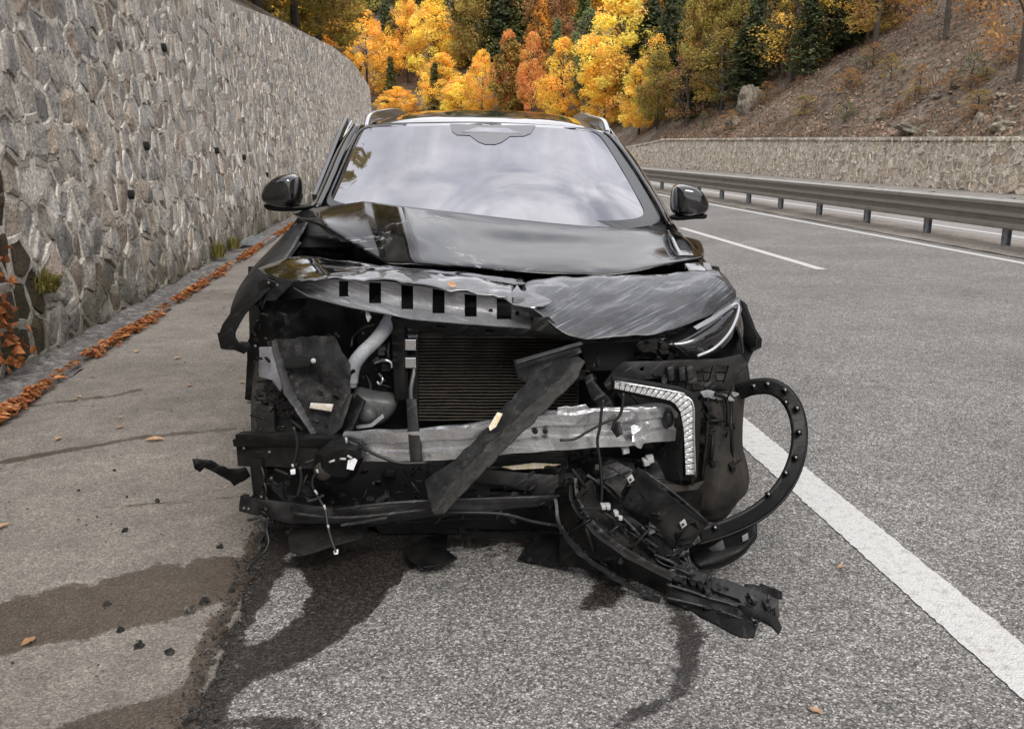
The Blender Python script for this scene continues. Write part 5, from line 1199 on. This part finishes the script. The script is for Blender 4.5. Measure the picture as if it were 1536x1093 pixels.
plate('crossmember', [(640, 700, 3.12), (850, 700, 3.12), (850, 740, 3.1), (640, 745, 3.1)], M['steel_dark'], car, amp=.02, asc=8, th=.04, holes=[[(730, 722), (820, 726), (820, 738), (736, 738)]])
plate('duct_box', [(700, 702, 3.06), (820, 712, 3.04), (838, 712, 3.04), (838, 742, 3.04), (800, 740, 3.04), (760, 728, 3.05), (716, 724, 3.06)], M['plastic_grey'], car, amp=.01)
plate('dry_leaf_scrap', [(752, 700, 3.05), (800, 694, 3.04), (842, 696, 3.05), (815, 702, 3.04), (770, 704, 3.04)], M['yellow_tag'], car, amp=.01, th=.003, step=6, bevel=0)
for k in range(26):                                   # small brackets, stubs and clips that fill the bay
    px, py = random.choice([(rnd(560, 640), rnd(700, 760)), (rnd(850, 920), rnd(540, 620)), (rnd(400, 520), rnd(705, 775)), (rnd(840, 900), rnd(660, 720)), (rnd(900, 1000), rnd(515, 540)), (rnd(640, 700), rnd(720, 760))])
    a = rnd(4, 11); b_ = rnd(3, 9); y_ = rnd(3.1, 3.3); q = rnd(-.5, .5)
    pl = [(px + math.cos(q + w_) * a * r_, py + math.sin(q + w_) * b_ * r_) for w_, r_ in ((.5, 1.2), (1.4, .8), (2.4, 1.2), (3.6, 1), (4.4, .7), (5.6, 1.1))]
    shell('clip', pl, y_, [(-.015, .7), (-.005, 1), (.03, 1)], M[random.choice(['plastic', 'steel_dark', 'plastic_grey', 'plastic_dusty'])], car, 0)
for k in range(14):
    px, py = rnd(570, 900), rnd(700, 770); tube('cable', [C(px, py, 3.08), C(px + rnd(-20, 20), py + rnd(-12, 12), 3.06), C(px + rnd(-40, 40), py + rnd(-15, 15), 3.08)], rnd(.003, .007), M['wire'], car, seg=5)
# --- the broken duct lying diagonally across the radiator
dg = plate('diagonal_duct', [(800, 560, 3.02), (842, 540, 3.04), (866, 534, 3.05), (846, 562, 2.98), (790, 612, 2.92), (730, 668, 2.86), (690, 710, 2.82), (655, 762, 2.78), (648, 768, 2.78), (636, 720, 2.86), (680, 690, 2.9), (720, 650, 2.94), (760, 605, 2.98)], M['mudgrey'], car, amp=.016, asc=14, rag=1.2, th=.006, step=10); dg['label'] = 'long broken black duct lying diagonally across the radiator'
plate('duct_edge', [(866, 534, 3.05), (876, 540, 3.02), (866, 562, 2.96), (846, 586, 2.92), (826, 604, 2.88), (800, 630, 2.84), (760, 668, 2.8), (716, 714, 2.76), (664, 768, 2.72), (650, 772, 2.73), (648, 764, 2.77), (690, 710, 2.81), (730, 668, 2.85), (790, 612, 2.91), (846, 562, 2.97)], M['duct_mud'], dg, amp=.006, asc=20, rag=1.4, th=.008, step=9)
plate('duct_tag', [(746, 618, 2.91), (754, 620, 2.91), (744, 640, 2.89), (735, 646, 2.885), (733, 640, 2.89)], M['yellow_tag'], dg, amp=0, th=.002, bevel=0)
plate('duct_back', [(770, 540, 3.12), (870, 518, 3.12), (872, 528, 3.1), (838, 544, 3.08), (790, 575, 3.06), (776, 570, 3.1)], M['plastic'], car, amp=.01, rag=1)
plate('cross_strip', [(772, 540, 3.06), (870, 512, 3.06), (875, 516, 3.05), (775, 546, 3.05)], M['plastic_grey'], car, amp=.003, th=.01)
plate('shutter_box', [(870, 515, 3.2), (955, 512, 3.2), (950, 540, 3.2), (920, 556, 3.2), (880, 556, 3.2)], M['void'], car, amp=.01, th=.03)
# --- right side: lamp, carrier, light bar
up = [(998, 507, 3.18), (1030, 494, 3.19), (1062, 476, 3.22), (1088, 457, 3.27), (1109, 447, 3.33)]; lw_ = [(1002, 526, 3.17), (1034, 538, 3.17), (1068, 532, 3.19), (1098, 506, 3.25), (1113, 464, 3.33)]
lens = patch('headlight', [[C(lerp(p[0], q[0], v), lerp(p[1], q[1], v), lerp(p[2], q[2], v) - .035 * math.sin(v * math.pi)) for p, q in zip(up, lw_)] for v in (0, .3, .6, 1)], M['lens'], car, (6, 6), 0)
lens['label'] = 'dark glossy headlight with a thin pale light line'
def strip_px(name, pts, wd, mat, parent, dp=.012):
    return sweep(name, [C(*q) for q in pts], [(-wd, -dp), (wd, -dp), (wd, dp), (-wd, dp)], mat, parent, ref=(0, -1, 0), n=6, bevel=.002)
tube('light_strip', [C(1046, 534, 3.13), C(1070, 523, 3.14), C(1090, 504, 3.17), C(1102, 484, 3.21), C(1108, 464, 3.26), C(1105, 455, 3.26), C(1092, 462, 3.22)], .005, M['light_strip'], lens, n=8)
plate('sky_sheen', [(1040, 490, 3.14), (1070, 473, 3.16), (1096, 456, 3.21), (1099, 460, 3.21), (1074, 478, 3.155), (1046, 494, 3.135)], M['lightgrey'], lens, amp=0, th=.003, step=8, bevel=0)  # pale grey band painted in as the sky's reflection along the lens top
for pts in ([(1052, 514, 3.13), (1076, 503, 3.145), (1092, 492, 3.18)], [(1058, 505, 3.13), (1082, 490, 3.16)], [(1006, 512, 3.13), (1032, 534, 3.14)]): tube('lamp_rib', [C(*q) for q in pts], .003, M['plastic_grey'], lens, n=3, seg=5)
plate('lamp_back', [(935, 515, 3.26), (1000, 506, 3.24), (1004, 530, 3.22), (1000, 540, 3.22), (950, 536, 3.26)], M['lens'], car, amp=.008, th=.03)
plate('lamp_surround', [(1040, 480, 3.5), (1075, 462, 3.5), (1108, 446, 3.52), (1120, 462, 3.5), (1130, 500, 3.46), (1132, 522, 3.42), (1120, 548, 3.42), (1080, 552, 3.44), (1040, 545, 3.46)], M['plastic'], car, amp=.01, th=.02)
plate('fender_end', [(1106, 446, 3.48), (1118, 454, 3.50), (1128, 490, 3.42), (1136, 505, 3.38), (1134, 518, 3.38), (1124, 524, 3.40), (1116, 510, 3.42), (1112, 480, 3.48)], M['plastic'], car, amp=.006, th=.03)
car_plate = plate('carrier', [(922, 552, 3.12), (935, 542, 3.12), (1000, 542, 3.12), (1080, 538, 3.16), (1112, 532, 3.22), (1122, 545, 3.24), (1127, 580, 3.24), (1112, 590, 3.22), (1050, 578, 3.14), (1000, 566, 3.12), (940, 572, 3.12), (912, 586, 3.12), (905, 575, 3.12)], M['plastic_grey'], car, amp=.014, asc=12, th=.012, holes=[[(1044, 556), (1070, 549), (1064, 574), (1046, 572)], [(1076, 549), (1094, 549), (1086, 576), (1070, 574)], [(960, 552), (966, 550), (966, 556), (960, 557)]])
for px in (1018, 1030, 1001): plate('boss', [(px, 552, 3.09), (px + 9, 550, 3.09), (px + 10, 570, 3.09), (px + 2, 572, 3.09)], M['plastic_grey'], car, th=.03, amp=.003)
plate('pale_tab', [(1050, 588, 3.1), (1062, 584, 3.1), (1098, 596, 3.12), (1102, 602, 3.12), (1080, 600, 3.1), (1056, 596, 3.1)], M['lightgrey'], car, amp=.006, rag=1, step=6)
sb = plate('side_bracket', [(876, 566, 3.1), (886, 560, 3.1), (890, 572, 3.08), (902, 586, 3.06), (912, 596, 3.05), (918, 610, 3.04), (908, 616, 3.04), (896, 608, 3.06), (886, 596, 3.08), (880, 580, 3.1)], M['plastic_grey'], car, amp=.01, th=.02, step=7)
plate('backing_box', [(925, 590, 3.16), (1010, 605, 3.16), (1030, 640, 3.14), (1030, 720, 3.1), (980, 720, 3.12), (960, 690, 3.14), (990, 680, 3.14)], M['void'], car, amp=.01, th=.02)
shell('tow_eye', [(990, 612), (1004, 608), (1012, 618), (1012, 634), (1004, 644), (992, 640)], 3.02, [(-.03, .5), (-.02, .9), (.03, 1)], M['plastic_grey'], car, 1)
drl_h = plate('light_bar', [(918, 566, 2.98), (930, 566, 2.98), (1020, 580, 2.98), (1042, 590, 2.98), (1052, 606, 2.98), (1050, 660, 2.96), (1046, 716, 2.94), (1038, 724, 2.94), (1026, 718, 2.94), (1026, 640, 2.96), (1020, 622, 2.97), (1006, 608, 2.98), (930, 588, 2.98), (918, 584, 2.98)], M['plastic'], car, amp=0, th=.03, step=12); drl_h['label'] = 'L shaped clear daytime light bar'
def ledbar(pts_o, pts_i):
    n = 26
    def along(pts, k):
        d = [0]
        for a, b_ in zip(pts, pts[1:]): d.append(d[-1] + math.hypot(b_[0] - a[0], b_[1] - a[1]))
        q = k * d[-1]; return interp(q, d, [p[0] for p in pts]), interp(q, d, [p[1] for p in pts])
    for i in range(n):
        k0, k1 = (i + .08) / n, (i + .92) / n; q = [along(pts_o, k0), along(pts_o, k1), along(pts_i, k1), along(pts_i, k0)]
        Yb = lerp(2.955, 2.915, i / n); f = [C(a, b_, Yb) for a, b_ in q]; bk = [C(a, b_, Yb + .02) for a, b_ in q]; mid = C(sum(a for a, _ in q) / 4, sum(b_ for _, b_ in q) / 4, Yb - .002)
        meshobj('led_segment', f + bk + [mid], [(0, 1, 8), (1, 2, 8), (2, 3, 8), (3, 0, 8), (0, 4, 5, 1), (1, 5, 6, 2), (2, 6, 7, 3), (3, 7, 4, 0)], M['led'], drl_h)
ledbar([(922, 571), (1016, 588), (1028, 593), (1039, 606), (1041, 640), (1042, 712)], [(921, 582), (1004, 600), (1014, 606), (1021, 618), (1026, 645), (1029, 712)])
tube('bar_rim', [C(924, 572, 2.94), C(1016, 588, 2.94), C(1028, 594, 2.94), C(1040, 607, 2.93), C(1041, 650, 2.92), C(1043, 714, 2.9)], .003, M['rail_silver'], drl_h, seg=6, n=4)
shell('bar_connector', [(1034, 716), (1042, 716), (1040, 728), (1036, 728)], 2.94, [(-.01, .8), (.01, 1), (.03, 1)], M['plastic'], drl_h, 0)
# dusty wheel liner bulging in front of the right wheel
rows = [[C(1052, 592, 3.14), C(1076, 590, 3.14), C(1100, 592, 3.2), C(1116, 590, 3.3)], [C(1056, 630, 3.12), C(1078, 630, 3.1), C(1100, 630, 3.16), C(1112, 625, 3.3)], [C(1052, 670, 3.1), C(1078, 672, 3.07), C(1098, 672, 3.14), C(1112, 670, 3.28)],
        [C(1046, 705, 3.08), C(1078, 708, 3.04), C(1106, 704, 3.1), C(1120, 702, 3.2)], [C(1040, 740, 3.08), C(1072, 744, 3.03), C(1102, 738, 3.08), C(1119, 726, 3.18)], [C(1030, 768, 3.12), C(1060, 778, 3.08), C(1086, 776, 3.1), C(1104, 756, 3.18)]]
ln = patch('wheel_liner', rows, M['plastic_mud'], car, (6, 6), .006, amp=.022, asc=8); ln['label'] = 'dusty brown wheel liner bulging in front of the wheel'
for pts in ([(1062, 596, 3.1), (1060, 660, 3.06), (1052, 720, 3.04)], [(1072, 590, 3.1), (1090, 600, 3.1), (1092, 640, 3.08)], [(1050, 632, 3.08), (1088, 630, 3.07)], [(1070, 650, 3.05), (1066, 690, 3.03)], [(1096, 600, 3.15), (1098, 690, 3.1)]):
    tube('liner_rib', [C(*q) for q in pts], .007, M['plastic'], car, seg=6)
for (px, py) in ((1062, 610), (1052, 660), (1068, 695), (1098, 700)): shell('clip', [(px - 6, py - 5), (px + 5, py - 6), (px + 6, py + 5), (px - 4, py + 6)], 3.06, [(-.02, .6), (0, 1), (.03, 1)], M['plastic'], car, 0)
plate('lower_lip', [(958, 716, 3.0), (990, 724, 2.98), (1030, 728, 2.98), (1058, 720, 3.0), (1046, 734, 2.98), (1010, 738, 2.96), (980, 732, 2.97), (966, 730, 2.98)], M['plastic_mud'], car, amp=.008)
plate('liner_back', [(960, 690, 3.04), (985, 690, 3.04), (1000, 720, 3.0), (1060, 740, 3.04), (1100, 760, 3.12), (1080, 785, 3.1), (1040, 780, 3.05), (990, 745, 3.0)], M['plastic'], car, amp=.02)
for pts in ([(905, 600), (902, 618), (900, 640), (896, 662), (900, 690), (903, 730), (902, 752)], [(935, 590), (934, 606), (930, 622), (922, 632), (918, 645)], [(840, 660), (862, 658), (880, 648), (902, 636), (920, 628)]):
    tube('cable', [C(a, b_, 2.9) for a, b_ in pts], .005, M['wire'], car, seg=6)
for q in ((938, 676, 'white_tag'), (975, 690, 'clip_white'), (969, 694, 'clip_white')):
    shell('connector', [(q[0] - 6, q[1] - 5), (q[0] + 5, q[1] - 7), (q[0] + 7, q[1] + 3), (q[0] - 4, q[1] + 6)], 3.0, [(-.012, .7), (0, 1), (.02, 1)], M[q[2]], car, 0)
shell('sensor', [(846, 714), (862, 712), (866, 728), (856, 734), (846, 730)], 2.98, [(-.03, .8), (0, 1), (.03, 1)], M['plastic_grey'], car, 0)
# --- wheel arch trim, torn loose and looping over the road
tp_ = [C(1108, 588, 3.2), C(1130, 580, 3.18), C(1158, 580, 3.16), C(1180, 594, 3.14), C(1195, 622, 3.11), C(1199, 660, 3.07), C(1190, 700, 3.03), C(1170, 735, 2.99), C(1140, 764, 2.96), C(1100, 786, 2.93), C(1050, 804, 2.9)]
tr_ = sweep('arch_trim', tp_, [(-.008, -.026), (.004, -.03), (.01, -.022), (.01, .022), (.004, .03), (-.008, .026)], M['plastic'], car, ref=(0, -1, .12), n=7, bevel=.003); tr_['label'] = 'torn wheel arch trim looping out over the white line'
tube('trim_edge', [q + Vector((0, -.014, 0)) + (Vector((-.09 + .9, 3, .45)) - q).normalized() * -.026 for q in tp_], .005, M['plastic'], tr_, seg=6)
for (px, py, y_) in ((1131, 580, 3.165), (1152, 577, 3.15), (1178, 586, 3.13), (1179, 604, 3.12), (1196, 613, 3.1), (1199, 649, 3.06), (1194, 687, 3.03), (1179, 710, 3.0), (1153, 742, 2.965), (1073, 792, 2.905)):
    q = shell('clip', [(px - 5, py - 3), (px + 3, py - 5), (px + 5, py + 3), (px - 3, py + 5)], y_ - .01, [(-.012, .6), (0, 1), (.01, 1)], M['plastic'], tr_, 0)
    tube('clip_pin', [C(px, py - 2, y_ - .03), C(px, py, y_ - .015)], 0.0035, M['clip_white'], tr_, seg=6, n=1)
# ================================================================== torn bumper lying on the road
bf = empty('torn_bumper', G(1000, 880), 'torn off black front bumper lying twisted on the asphalt under the car', 'bumper')
bow = [C(846, 728, 2.98), C(852, 765, 2.93), C(876, 800, 2.88), C(915, 832, 2.83), C(960, 858, 2.79), C(1004, 878, 2.76)]
sweep('bumper_lip', bow, [(-.045, -.012), (.03, -.016), (.05, -.004), (.05, .01), (-.045, .012)], M['plastic'], bf, ref=(.4, -.6, .6), n=9, amp=.008, asc=16, bevel=.002)
sweep('rib', [q + Vector((.035, -.03, .035)) for q in bow], [(-.008, -.006), (.008, -.006), (.008, .006), (-.008, .006)], M['plastic_grey'], bf, n=9, amp=.004, asc=20)
sweep('rib', [q + Vector((-.03, -.02, -.04)) for q in bow], [(-.007, -.005), (.007, -.005), (.007, .005), (-.007, .005)], M['plastic_grey'], bf, n=9, amp=.005, asc=24)
plate('skin', [(862, 752, 3.02), (875, 726, 3.04), (890, 716, 3.06), (930, 772, 2.98), (985, 820, 2.92), (1010, 850, 2.86), (990, 864, 2.84), (930, 830, 2.88), (885, 792, 2.94)], M['plastic_dusty'], bf, amp=.02, asc=9, rag=1)
plate('skin', [(888, 700, 3.04), (908, 686, 3.04), (950, 694, 3.0), (958, 720, 2.96), (934, 764, 2.93), (960, 784, 2.9), (1000, 810, 2.88), (1024, 846, 2.84), (1000, 852, 2.84), (940, 790, 2.92), (900, 740, 3.0)], M['plastic'], bf, amp=.02, asc=10)
br_ = plate('bracket_panel', [(955, 700, 2.9), (966, 706, 2.9), (1010, 746, 2.88), (1062, 786, 2.86), (1044, 808, 2.84), (1030, 826, 2.83), (1006, 822, 2.84), (988, 796, 2.85), (972, 776, 2.87), (944, 766, 2.88), (932, 756, 2.89), (946, 730, 2.9)], M['plastic'], bf, amp=.016, asc=9, th=.008); 
plate('bracket_panel', [(900, 700, 2.97), (925, 692, 2.96), (950, 704, 2.93), (942, 722, 2.92), (928, 744, 2.91), (905, 722, 2.94)], M['plastic_grey'], bf, amp=.012, th=.008)
for (px, py, y_) in ((946, 719, 2.89), (1025, 786, 2.835)):
    q = plate('spring_clip', [(px - 6, py - 2, y_), (px + 2, py - 8, y_), (px + 6, py + 1, y_), (px - 2, py + 7, y_)], M['clip_white'], bf, amp=0, th=.004, step=20); tube('clip_hole', [C(px, py, y_ - .008), C(px, py, y_ + .01)], .004, M['void'], q, seg=8, n=1)
for (a, b_, y_, w_) in (((880, 712), (930, 752), 2.93, .006), ((912, 700), (936, 716), 2.91, .005), ((905, 722), (932, 746), 2.91, .006), ((968, 708), (1062, 784), 2.85, .005), ((930, 772), (980, 832), 2.88, .007), ((900, 765), (945, 800), 2.9, .006), ((982, 832), (1030, 858), 2.8, .006)):
    tube('rib', [C(*a, y_ + .01), C((a[0] + b_[0]) / 2 + 2, (a[1] + b_[1]) / 2 - 2, y_ - .01), C(*b_, y_)], w_, M['plastic_grey'], bf, seg=6)
for (px, py) in ((905, 760), (912, 760), (924, 770), (930, 776)): shell('clip', [(px - 4, py - 4), (px + 4, py - 3), (px + 4, py + 4), (px - 3, py + 4)], 2.88, [(-.01, .7), (.0, 1), (.02, 1)], M['clip_white'], bf, 0)
plate('mud_flap', [(776, 838, 3.02), (800, 802, 3.12), (822, 800, 3.12), (856, 800, 3.06), (868, 848, 2.94), (830, 848, 2.98)], M['plastic'], bf, amp=.008)
plate('under_skin', [(838, 800, 3.0), (860, 818, 2.94), (905, 846, 2.88), (950, 872, 2.82), (935, 874, 2.83), (905, 868, 2.85), (870, 852, 2.9), (840, 848, 2.95)], M['plastic'], bf, amp=.012, rag=1.5)
plate('tab', [(908, 858, 2.87), (930, 862, 2.85), (934, 874, 2.83), (910, 872, 2.85)], M['plastic_grey'], bf, amp=.006, th=.01)
plate('tab', [(966, 876, 2.78), (982, 884, 2.77), (972, 896, 2.75), (962, 888, 2.77)], M['plastic'], bf, amp=.006, th=.01)
# lower bow behind the end piece
rows = [[C(1034, 822, 2.98), C(1066, 808, 2.98), (C(1100, 794, 3.0)), C(1132, 776, 3.04)], [C(1036, 838, 2.9), C(1070, 826, 2.9), C(1106, 812, 2.92), C(1136, 790, 2.98)], [C(1046, 850, 2.87), C(1078, 842, 2.87), C(1112, 826, 2.88), C(1134, 802, 2.94)], [C(1060, 852, 2.9), C(1086, 846, 2.9), C(1112, 832, 2.91), C(1130, 810, 2.96)]]
patch('corner_shell', rows, M['plastic'], bf, (5, 5), .006, amp=.006, asc=14)
plate('pale_insert', [(1062, 822, 2.9), (1084, 808, 2.9), (1088, 822, 2.89), (1078, 834, 2.88)], M['plastic_grey'], bf, amp=0)
plate('spring_clip', [(1113, 804, 2.9), (1122, 799, 2.9), (1123, 808, 2.9), (1114, 813, 2.9)], M['lightgrey'], bf, amp=0, th=.004)
# end piece: crash absorber lying towards the camera
plate('end_cover', [(1000, 858, 2.84), (1030, 850, 2.84), (1076, 866, 2.78), (1090, 868, 2.77), (1120, 880, 2.74), (1168, 898, 2.7), (1169, 922, 2.66), (1162, 930, 2.65), (1106, 908, 2.69), (1060, 896, 2.73), (1010, 880, 2.78)], M['plastic_grey'], bf, amp=.008, asc=14, th=.02, holes=[[(1066, 884), (1078, 888), (1108, 898), (1112, 904), (1100, 902), (1070, 892)]])
plate('end_side', [(998, 872, 2.76), (1010, 882, 2.75), (1060, 898, 2.7), (1108, 912, 2.66), (1138, 936, 2.62), (1132, 954, 2.6), (1110, 954, 2.61), (1080, 938, 2.65), (1040, 916, 2.7), (1000, 902, 2.74)], M['plastic'], bf, amp=.01, asc=14, rag=1.2, th=.02)
plate('end_tongue', [(1108, 906, 2.66), (1150, 918, 2.63), (1166, 924, 2.62), (1173, 940, 2.59), (1168, 949, 2.58), (1158, 938, 2.6), (1140, 928, 2.62), (1112, 922, 2.65)], M['plastic'], bf, amp=.006, th=.012)
plate('end_block', [(1118, 874, 2.76), (1138, 878, 2.75), (1142, 874, 2.75), (1168, 884, 2.72), (1170, 896, 2.7), (1150, 898, 2.71), (1120, 888, 2.74)], M['plastic'], bf, amp=.01, rag=1.2, th=.03, step=6)
for (a, b_, y_) in (((1000, 876), (1062, 896), 2.72), ((1060, 896), (1110, 910), 2.68), ((1000, 896), (1080, 916), 2.7), ((1080, 916), (1136, 938), 2.64), ((1014, 862), (1060, 876), 2.78)):
    tube('rib', [C(*a, y_), C((a[0] + b_[0]) / 2, (a[1] + b_[1]) / 2 - 1, y_ - .005), C(*b_, y_ - .01)], .005, M['plastic_grey'], bf, seg=6)
for (px, py, y_) in ((1012, 868, 2.78), (1024, 872, 2.77), (1038, 874, 2.76), (1050, 878, 2.75), (1034, 866, 2.78), (1060, 884, 2.73), (1130, 898, 2.69), (1150, 906, 2.67)):
    shell('clip', [(px - 5, py - 4), (px + 5, py - 3), (px + 6, py + 4), (px - 4, py + 5)], y_, [(-.018, .75), (0, 1), (.02, 1)], M[random.choice(['plastic', 'plastic_grey'])], bf, 0)
tube('cable', [C(976, 826, 2.84), C(986, 840, 2.81), C(1000, 848, 2.8), C(1020, 854, 2.78), C(1036, 862, 2.77)], .004, M['wire'], bf, seg=5)
tube('loop_wire', [C(1018, 836, 2.84), C(1030, 834, 2.84), C(1034, 844, 2.83), C(1028, 854, 2.82)], .004, M['plastic_grey'], bf, seg=5)
# flap of undertray fallen on the asphalt
q = plate('fallen_flap', [(604, 826, 3.02), (640, 804, 3.14), (672, 800, 3.16), (668, 822, 3.04), (686, 836, 2.98), (664, 846, 2.93), (636, 850, 2.92), (616, 840, 2.96)], M['plastic'], None, amp=.008, th=.008)
tag(q, 'dark scrap of undertray lying on wet asphalt below the radiator', 'scrap')
# the single leaf on the crumpled panel
p = C(677, 427, 3.185); lone_leaf(p, .02, .6, 'tan leaf lying on the crumpled bonnet lip above the slots', tone=(1.35, 1.3, 1.25), n3=(1.0, .2, .5))

# torn plastic splinters, brackets and stubs that make up the tangle
def splinter(p, size, mat, parent, kind):
    mb = MB(); n = random.randint(5, 8); Rm = Matrix.Rotation(rnd(-1.2, 1.2), 3, 'X') @ Matrix.Rotation(rnd(-.9, .9), 3, 'Z') @ Matrix.Rotation(rnd(0, 6.28), 3, 'Y')
    if kind == 'bracket':                              # small ribbed channel
        l, w_, h_ = size * rnd(.6, 1.3), size * rnd(.25, .5), size * rnd(.15, .35); t_ = .003
        for (cc_, ss) in (((0, 0, 0), (l, t_, w_)), ((0, -h_ / 2, w_ / 2), (l, h_, t_)), ((0, -h_ / 2, -w_ / 2), (l, h_, t_)), ((l * .3, -h_ / 2, 0), (t_, h_, w_)), ((-l * .2, -h_ / 2, 0), (t_, h_, w_))):
            k0 = len(mb.v); mb.box(cc_, ss); mb.v[k0:] = [p + Rm @ q for q in mb.v[k0:]]
        return mods(mb.build('bracket', mat, parent), bevel=.0008)
    ring = []; asp = rnd(.25, .7)
    for k in range(n):
        a_ = 6.2832 * k / n + rnd(-.3, .3); r_ = size * rnd(.35, 1); ring.append((math.cos(a_) * r_, math.sin(a_) * r_ * asp))
    bend = rnd(-14, 14); vs = []
    for off in (0, .004):
        for sc_ in (1, .5):
            vs += [p + Rm @ Vector((x * sc_, bend * (x * sc_) ** 2 + off + rnd(-.002, .002), z * sc_)) for x, z in ring]
        vs.append(p + Rm @ Vector((0, off, 0)))
    fs = []; m_ = 2 * n + 1
    for o_ in (0, m_):
        for k in range(n):
            q = [(o_ + k, o_ + (k + 1) % n, o_ + n + (k + 1) % n, o_ + n + k), (o_ + n + k, o_ + n + (k + 1) % n, o_ + 2 * n)]; fs += q if o_ == 0 else [tuple(reversed(e)) for e in q]
    fs += [(k, m_ + k, m_ + (k + 1) % n, (k + 1) % n) for k in range(n)]
    mb.add(vs, fs); return mb.build('splinter', mat, parent)
def tangle(n, poly, yf, sizes, parent, mats=('plastic', 'plastic', 'plastic_grey', 'plastic_dusty', 'steel_dark')):
    xs = [q[0] for q in poly]; ys = [q[1] for q in poly]; k = 0
    while k < n:
        px, py = rnd(min(xs), max(xs)), rnd(min(ys), max(ys))
        if not inpoly(np.array([px]), np.array([py]), poly)[0]: continue
        k += 1; p = C(px, py, yf(px, py) + rnd(-.03, .02)); s_ = rnd(*sizes)
        if p.z < s_ * .8: p.z = s_ * .8
        r_ = random.random()
        if r_ < .5: splinter(p, s_, M[random.choice(mats)], parent, 'splinter')
        elif r_ < .75: splinter(p, s_ * 1.1, M[random.choice(mats)], parent, 'bracket')
        else:
            d = Vector((rnd(-1, 1), rnd(-.4, .4), rnd(-1, .6))).normalized() * s_ * 1.8
            q = p + d; q.z = max(q.z, .01); tube('stub', [p - d * .4, p + Vector((0, -.01, .005)), q], rnd(.002, .006), M[random.choice(mats)], parent, seg=5, n=3)
tangle(95, [(850, 720), (905, 690), (960, 700), (1060, 780), (1040, 840), (1000, 860), (930, 840), (860, 790)], lambda x, y: 2.97 - (y - 690) / 150 * .15, (.014, .05), bf)
tangle(46, [(1000, 860), (1040, 856), (1165, 900), (1165, 925), (1120, 940), (1000, 895)], lambda x, y: 2.82 - (x - 1000) / 165 * .12 - (y - 860) * .0006, (.008, .024), bf)
tangle(22, [(846, 790), (880, 815), (960, 868), (940, 876), (870, 850)], lambda x, y: 2.96 - (y - 790) / 80 * .12, (.012, .035), bf)
tangle(85, [(385, 470), (520, 470), (535, 600), (520, 770), (390, 775), (376, 600)], lambda x, y: 3.26 - (y - 470) / 300 * .32, (.01, .04), car)
tangle(85, [(520, 700), (850, 690), (850, 782), (420, 784), (420, 720)], lambda x, y: 3.08 - (y - 690) / 100 * .12, (.012, .045), car)
tangle(40, [(860, 520), (1000, 520), (1060, 600), (1030, 720), (960, 700), (900, 620)], lambda x, y: 3.16 - (y - 520) / 200 * .1, (.01, .04), car)
tangle(22, [(1050, 570), (1115, 560), (1112, 700), (1060, 720)], lambda x, y: 3.08, (.008, .026), car)
tangle(18, [(540, 490), (608, 490), (608, 640), (545, 610)], lambda x, y: 3.34, (.01, .03), car, ('plastic_grey', 'steel_dark', 'resin', 'plastic'))
